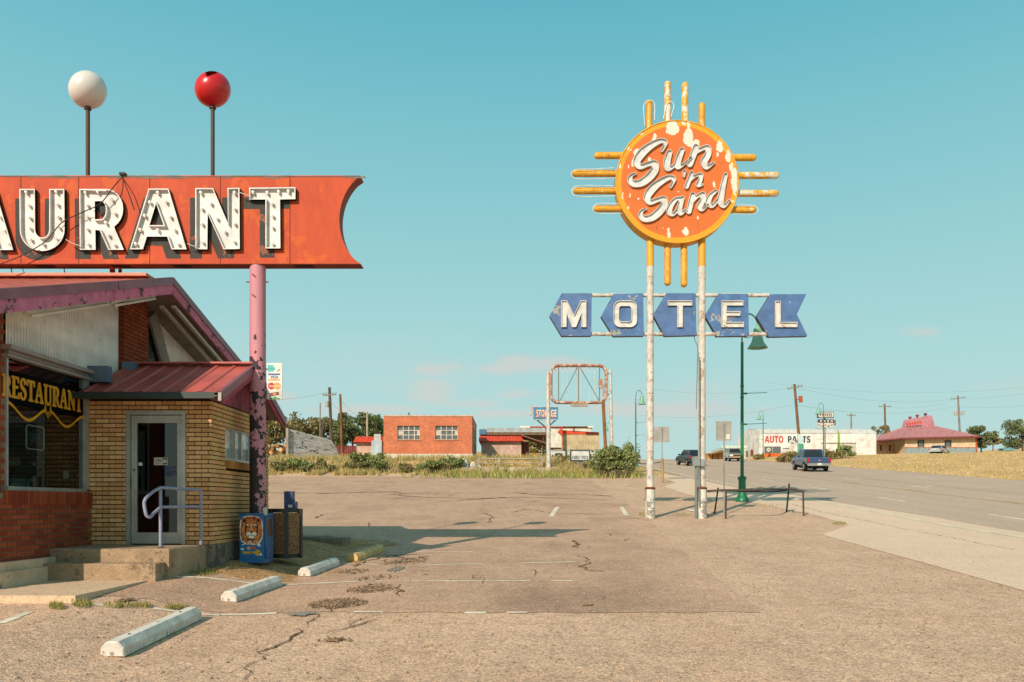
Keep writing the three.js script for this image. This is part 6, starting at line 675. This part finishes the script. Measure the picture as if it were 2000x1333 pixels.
const suvP = { profile: [[0, 0.5], [0.02, 1.0], [0.1, 1.05], [3.4, 1.05], [4.45, 0.92], [4.6, 0.55], [4.25, 0.4], [4.15, 0.65], [3.5, 0.65], [3.35, 0.38], [1.25, 0.38], [1.15, 0.65], [0.5, 0.65], [0.35, 0.42]], cabins: [{ y0: 1.03, y1: 1.68, r0: 0.08, r1: 0.42, f0: 3.3, f1: 2.55, n: 3 }], wheels: [0.82, 3.82], L: 4.6, R: 0.36, W: 1.86, tl: [0.95, 0.3], hl: 0.78, mir: [3.0, 1.15], bump: 0.55, plate: 0.8 };
vehicle({ ...suvP, name: 'dark_suv', label: 'dark blue grey car driving away behind the motel sign pole', cat: 'car', pos: [xa(1362, 88), g(20, 88) + 0.02, -88], turn: 0.12, pitch: Math.atan(slope), color: '#2f3a48' });
{ const t = vehicle({ ...suvP, name: 'tan_suv', label: 'tan SUV coming down the road by the green shop', cat: 'car', pos: [xa(1428, 112), g(29, 112) + 0.02, -112], turn: Math.PI - 0.1, pitch: -Math.atan(slope * 0.9), color: '#a08a6c' }); }
vehicle({ ...suvP, name: 'white_suv', label: 'white SUV parked behind the orange arrow sign', cat: 'car', pos: [xa(1158, 84), ya(901, 84), -84], turn: Math.PI / 2 + 0.2, color: '#d4d2ca' });
vehicle({ name: 'silver_sedan', label: 'silver sedan parked in front of the pink roofed diner', cat: 'car', pos: [xa(1826, 124), ya(888, 124), -124], turn: -0.75, color: '#a9aba9', W: 1.82, L: 4.7, R: 0.33, profile: [[0, 0.5], [0.05, 0.95], [0.8, 1.0], [3.6, 0.95], [4.55, 0.78], [4.7, 0.5], [4.3, 0.36], [4.2, 0.6], [3.6, 0.6], [3.45, 0.34], [1.35, 0.34], [1.25, 0.6], [0.6, 0.6], [0.45, 0.4]], cabins: [{ y0: 0.95, y1: 1.42, r0: 0.5, r1: 1.15, f0: 3.5, f1: 2.5, n: 2 }], wheels: [0.95, 3.9], tl: [0.82, 0.16], hl: 0.68, mir: [3.1, 1.0], bump: 0.5, plate: 0.75 });
{ const b = [xa(1690, 138), ya(893, 138), -138], s = thing('parked_van', 'small dark vehicle parked beside the diner wall', 'car', b); obj('body', ext([[0, 0.3], [0, 1.0], [1.2, 1.1], [1.6, 1.5], [3.2, 1.5], [3.6, 1.0], [3.6, 0.3]], 1.6, 0.05).translate(-1.8, 0, -0.8), mat('#4a4d4c', 0.4), s); for (const x of [-1.1, 1.1]) obj('wheel', cyl(0.3, 0.3, 0.2, 0, -0.1, 0, 14).rotateX(Math.PI / 2).translate(x, 0.3, 0.8), mTyre, s); }
{ const p = gp(1955, 881), s = thing('blue_lean_to', 'small pale blue lean to shed below the far trees', 'shed', [xa(1968, 150), ya(881, 150), -150]); obj('wall', ext([[-1.2, 0], [1.2, 0], [1.2, 0.9], [-1.2, 0.3]], 1.5).translate(0, 0, -0.7), mat('#7fa6ab', 0.7), s); obj('roof', bar(V(-1.4, 0.35, 0), V(1.35, 1.02, 0), 1.8, 0.08), mat('#8fb8ba', 0.6), s); }
// ---------- vegetation ----------
const mLeaf = new THREE.MeshStandardMaterial({ color: S('#ffffff'), vertexColors: true, roughness: 0.9, side: THREE.DoubleSide });
const mBark = mat('#5a4636', 0.95), mBarkG = mat('#6d5f50', 0.95);
const lc = h => { const c = S(h); return [c.r, c.g, c.b]; };
function leaves(n, clumps, size, cols, seed, up = 0.3) {                 // leaf faces through the volume of each clump
  const r = rng(seed), P = new Float32Array(n * 18), C = new Float32Array(n * 18), K = cols.map(lc), vol = clumps.map(c => c[3] * c[4] * c[5]), tot = vol.reduce((a, b) => a + b, 0);
  for (let i = 0; i < n; i++) { let q = r() * tot, ci = 0; while (q > vol[ci] && ci < vol.length - 1) q -= vol[ci++]; const c = clumps[ci]; let x, y, z, l; do { x = r() * 2 - 1; y = r() * 2 - 1; z = r() * 2 - 1; l = x * x + y * y + z * z; } while (l > 1); const e = 0.35 + 0.65 * Math.sqrt(l); x *= e / Math.sqrt(l + 1e-6) * Math.sqrt(l); const s = size * (0.6 + 0.8 * r());
    const o = V(c[0] + x * c[3], c[1] + y * c[4], c[2] + z * c[5]), a = V(r() - 0.5, (r() - 0.5) + up, r() - 0.5).normalize().multiplyScalar(s), b = V(r() - 0.5, r() - 0.5, r() - 0.5).cross(a).normalize().multiplyScalar(s * 0.45), k = K[Math.floor(r() * K.length)], v = 0.75 + 0.5 * r();
    const p = [o.clone(), o.clone().add(b).addScaledVector(a, 0.5), o.clone().add(a), o.clone(), o.clone().add(a), o.clone().sub(b).addScaledVector(a, 0.5)]; p.forEach((w, j) => { P.set([w.x, w.y, w.z], i * 18 + j * 3); C.set([k[0] * v, k[1] * v, k[2] * v], i * 18 + j * 3); }); }
  const g2 = new THREE.BufferGeometry(); g2.setAttribute('position', new THREE.BufferAttribute(P, 3)); g2.setAttribute('color', new THREE.BufferAttribute(C, 3)); g2.computeVertexNormals(); return g2;
}
const dark = ['#56633a', '#4a5a32', '#646e40', '#6d7448'], olive = ['#7d7648', '#6a693f', '#8a7d50', '#656844', '#8d7a52'], bush = ['#6d7c44', '#5c6c3a', '#7d8850', '#66723f', '#868650'], straw = ['#b39a55', '#a68a48', '#c2ab66', '#8f8a48'], lime = ['#8f8f4a', '#7f8346', '#a39a54', '#76803f'];
function tree(label, px, pyBase, D, h, rad, cols, seed, n = 4200, group) {
  const s = thing('tree', label, 'tree', [xa(px, D), ya(pyBase, D), -D], group), r = rng(seed), cl2 = [], limbs = [beam(V(0, -0.5, 0), V(0.05, h * 0.42, 0), h * 0.028, 8, h * 0.018)];
  for (let i = 0; i < 17; i++) { const a = r() * 6.283, q = 0.2 + 0.75 * r(), y = h * (0.14 + 0.76 * r()), c = V(Math.cos(a) * rad * q, y, Math.sin(a) * rad * q * 0.8), e = rad * (0.16 + 0.26 * r()); cl2.push([c.x, c.y, c.z, e, e * (0.6 + 0.4 * r()), e]); limbs.push(beam(V(0.03, h * (0.2 + 0.2 * r()), 0), c, h * 0.012, 6, 0.02)); }
  obj('trunk', limbs, mBark, s); obj('crown', leaves(n, cl2, 0.26, cols, seed + 1), mLeaf, s); return s;
}
[['olive tree behind the porch eave', 535, 890, 96, 5.2, 3.0, olive], ['broad olive tree behind the log pile', 572, 888, 104, 5.6, 3.6, olive], ['dark tree behind the leaning plank wall', 612, 888, 110, 4.6, 3.0, olive], ['bare topped tree right of the plank wall', 640, 885, 112, 4.6, 2.2, olive], ['dense dark tree behind the bare brown pole', 664, 888, 100, 4.4, 2.4, dark], ['tall dark tree left of the red roof', 688, 885, 104, 5.2, 2.8, dark], ['dark tree above the red roofed unit', 718, 880, 112, 4.6, 2.8, dark], ['low dark tree against the brick building', 745, 880, 118, 4.2, 2.6, dark], ['small tree under the far canopy', 1046, 893, 104, 2.6, 1.9, olive]].forEach(([l, px, py, D, h, rad, c], i) => tree(l, px, py, D, h, rad, c, 900 + i * 7, 3600, 'trees behind the storage yard'));
tree('round dark tree at the right corner of the diner', 1917, 881, 142, 4.6, 2.2, dark, 991, 2600, 'trees beside the diner'); tree('large dark tree right of the diner on the hill', 1998, 880, 140, 5.6, 3.0, dark, 995, 3600, 'trees beside the diner'); tree('small olive tree behind the diner eave', 1940, 876, 165, 3.6, 2.2, olive, 997, 2500, 'trees beside the diner'); tree('small tree at the right end of the store roof', 1722, 868, 165, 4.2, 1.8, olive, 999, 1800, 'trees beside the diner');
function shrub(label, p, w, h, cols, seed, n = 1800, leaf = 0.16, name = 'shrub', group = 'shrubs on the weedy bank') { const s = thing(name, label, 'shrub', [p.x, p.y, p.z], group), r = rng(seed), c = [], st = []; for (let i = 0; i < 9; i++) { const a = r() * 6.283, q = 0.6 * r(), e = w * (0.1 + 0.15 * r()), x = Math.cos(a) * w * 0.5 * q * 1.5, z = Math.sin(a) * w * 0.3 * q, y = h * (0.25 + 0.5 * r()); c.push([x, y, z, e, h * (0.14 + 0.14 * r()), e * 0.8]); st.push(beam(V(x * 0.2, -0.1, z * 0.2), V(x, y + h * 0.12, z), 0.025, 5, 0.008)); } for (let i = 0; i < 22; i++) { const x = (r() - 0.5) * w * 1.25, y = h * (0.45 + 0.62 * r()) * (1 - 0.35 * Math.abs(x) / w); c.push([x * 0.8, y * 0.88, (r() - 0.5) * w * 0.3, w * 0.03, h * 0.17, w * 0.03]); st.push(beam(V(x * 0.4, 0, 0), V(x * 0.7, y, 0), 0.016, 5, 0.006)); } obj('stems', st, mBarkG, s); obj('foliage', leaves(n, c, leaf, cols, seed + 3, 0.5), mLeaf, s); return s; }
shrub('large dark green bush beside the empty sign frame', gp(1203, 934), 3.4, 2.3, bush, 1101, 3600, 0.17, 'large_bush'); shrub('tall feathery bush behind the large bush', gp(1226, 930), 2.0, 2.7, bush, 1105, 1900, 0.15, 'large_bush'); shrub('rounded bush at the left of the large bush', gp(1176, 932), 2.2, 1.6, bush, 1109, 1500, 0.15, 'large_bush');
[[578, 922, 2.4, 1.0, bush, 'rounded green shrub below the plank wall'], [628, 922, 1.8, .95, olive, 'olive shrub right of the plank wall end'], [722, 922, 2.6, 1.6, bush, 'tall dark shrub left of the brick building'], [742, 924, 1.6, 1.1, bush, 'low dark shrub at the corner of the brick building'], [838, 926, 2.2, 1.0, bush, 'dark shrub below the left brick building window'], [884, 922, 1.9, 1.25, bush, 'upright shrub below the right brick building window'], [865, 924, 1.5, .9, olive, 'small olive shrub between two green shrubs'], [540, 922, 1.6, .8, olive, 'olive shrub beside the porch eave'], [690, 922, 1.6, .9, olive, 'pale shrub below the bare brown pole'], [790, 924, 1.0, .7, olive, 'thin shrub in front of the white plinth']].forEach(([px, py, w, h, c, l], i) => shrub(l, gp(px, py), w, h, c, 1200 + i * 5));
[[1545, 893, 103, 2.6, 1.5, 'brown shrub in front of the orange shop window'], [1530, 893, 104, 2.0, 1.0, 'dry shrub left of the highway marker'], [1648, 891, 106, 2.6, 1.9, 'green shrub right of the lime flag'], [1628, 893, 104, 2.0, 1.3, 'dry shrub left of the lime flag'], [1480, 893, 118, 2.0, 0.9, 'small shrub at the store corner'], [1614, 890, 101, 1.6, 1.6, 'pale twiggy shrub behind the pickup cab']].forEach(([px, py, D, w, h, l], i) => shrub(l, V(xa(px, D), g(xa(px, D), D) - 0.1, -D), w, h, i === 2 ? bush : ['#8a7a48', '#7a7040', '#6b6a38', '#9a8a58'], 1300 + i * 7, 1500, 0.18, 'shrub', 'shrubs in front of the store'));
// grasses and weeds: nobody could count them
function blades(spots, seed, cols, hh, ww) { const r = rng(seed), n = spots.length, P = new Float32Array(n * 9), C = new Float32Array(n * 9), K = cols.map(lc); spots.forEach((p, i) => { const a = r() * 6.283, h = hh * (0.5 + 0.9 * r()), w = ww * (0.6 + 0.8 * r()), lx = (r() - 0.5) * h * 0.9, lz = (r() - 0.5) * h * 0.9, cx = Math.cos(a) * w, cz = Math.sin(a) * w; P.set([p.x - cx, p.y, p.z - cz, p.x + cx, p.y, p.z + cz, p.x + lx, p.y + h, p.z + lz], i * 9); const k = K[Math.floor(r() * K.length)], v = 0.75 + 0.5 * r(); for (let j = 0; j < 3; j++) C.set([k[0] * v, k[1] * v, k[2] * v], i * 9 + j * 3); }); const g2 = new THREE.BufferGeometry(); g2.setAttribute('position', new THREE.BufferAttribute(P, 3)); g2.setAttribute('color', new THREE.BufferAttribute(C, 3)); g2.computeVertexNormals(); return g2; }
const scatter = (n, seed, fn) => { const r = rng(seed), o = []; while (o.length < n) { const p = fn(r); if (p) o.push(p); } return o; };
const onG = (x, D, off = 0) => V(x, g(x, D) + off, -D);
const bankS = scatter(26000, 1401, r => { const D = 62 + 8 * r() ** 1.5, x = -32 + 40 * r(); if (x > 5.5 + r() * 2 || fbm(x / 8 + 5, D / 20, 12, 4, 44) < 0.44 + 0.14 * r()) return null; return onG(x, D); });
stuff(obj('bank_weeds', blades(bankS, 1403, ['#b39a62', '#a68c58', '#c2ab76', '#8c8a4c', '#7d8446', '#8f8f50', '#b59c68'], 0.42, 0.025), mLeaf), 'dry straw coloured weeds and grass covering the bank behind the lot', 'weeds');
const edgeS = scatter(2600, 1411, r => { const px = 780 + 470 * r(), t = fbm(px / 40, 0.5, 16, 3, 47); if (t < 0.5 + 0.08 * r() + 0.25 * sstep(960, 780, px)) return null; const p = gp(px, 933 + (r() - 0.7) * 8); return V(p.x + (r() - .5), g(p.x, -p.z), p.z + (r() - .5)); });
stuff(obj('lime_weeds', blades(edgeS, 1413, lime, 0.42, 0.035), mLeaf), 'yellow green flowering weeds along the far edge of the lot', 'weeds');
const verge = scatter(45000, 1421, r => { const D = 42 + 100 * r() ** 1.2, x = 34.8 + 60 * r() ** 1.4; return fbm(x / 14 + 5, D / 14 + 3, 14, 3, 51) < 0.34 + 0.12 * r() ? null : onG(x, D); });
stuff(obj('verge_grass', blades(verge, 1423, ['#c2a878', '#b99c6c', '#cbb286', '#b39866', '#c7ac7c', '#a39664'], 0.1, 0.03), mLeaf), 'short dry grass on the verge across the road', 'grass');
const tuftC = ['#7d7a3c', '#8f8444', '#666a34', '#a3904c'];
const tufts = scatter(3600, 1431, r => { const L = [[250, 1186, 50, 4], [345, 1190, 24, 3], [1258, 1006, 10, 4], [1330, 1008, 26, 4], [1275, 1012, 8, 2], [1372, 1008, 14, 3], [700, 1088, 16, 3], [1500, 988, 40, 4], [1640, 1024, 14, 3], [160, 1184, 20, 6], [110, 1188, 16, 5], [430, 1115, 40, 6], [395, 1122, 30, 5], [640, 1052, 14, 3]], q = L[Math.floor(r() * L.length)], a = r() * 6.283, k = Math.sqrt(r()); const p = gp(q[0] + Math.cos(a) * q[2] * k, q[1] + Math.sin(a) * q[3] * k, 0.01); return p; });
stuff(obj('grass_tufts', blades(tufts, 1433, tuftC, 0.055, 0.005), mLeaf), 'small tufts of dry grass growing from the pavement cracks', 'grass');
// loose stones on the chip seal
{ const r = rng(1441), n = 2600, st = new THREE.InstancedMesh(new THREE.DodecahedronGeometry(0.011, 0), mat('#a8937c', 0.95, { plain: true }), n), m = new THREE.Matrix4(), q = new THREE.Quaternion(); for (let i = 0; i < n; i++) { const D = 5 + 14 * r() ** 1.6, x = -5 + 15 * r(), k = 0.5 + r() * 1.1; q.setFromEuler(new THREE.Euler(r() * 6, r() * 6, r() * 6)); m.compose(V(x, g(x, D) + 0.008, -D), q, V(k, k * 0.7, k)); st.setMatrixAt(i, m); const v = 0.6 + 0.6 * r(); st.setColorAt(i, new THREE.Color(v, v * 0.95, v * 0.88)); } st.name = 'loose_stones'; st.castShadow = st.receiveShadow = true; scene.add(st); stuff(st, 'loose stone chips scattered over the parking lot', 'stones'); }
scene.traverse(o => { if (o.isMesh) { o.castShadow = true; o.receiveShadow = true; } });
renderer.render(scene, camera);
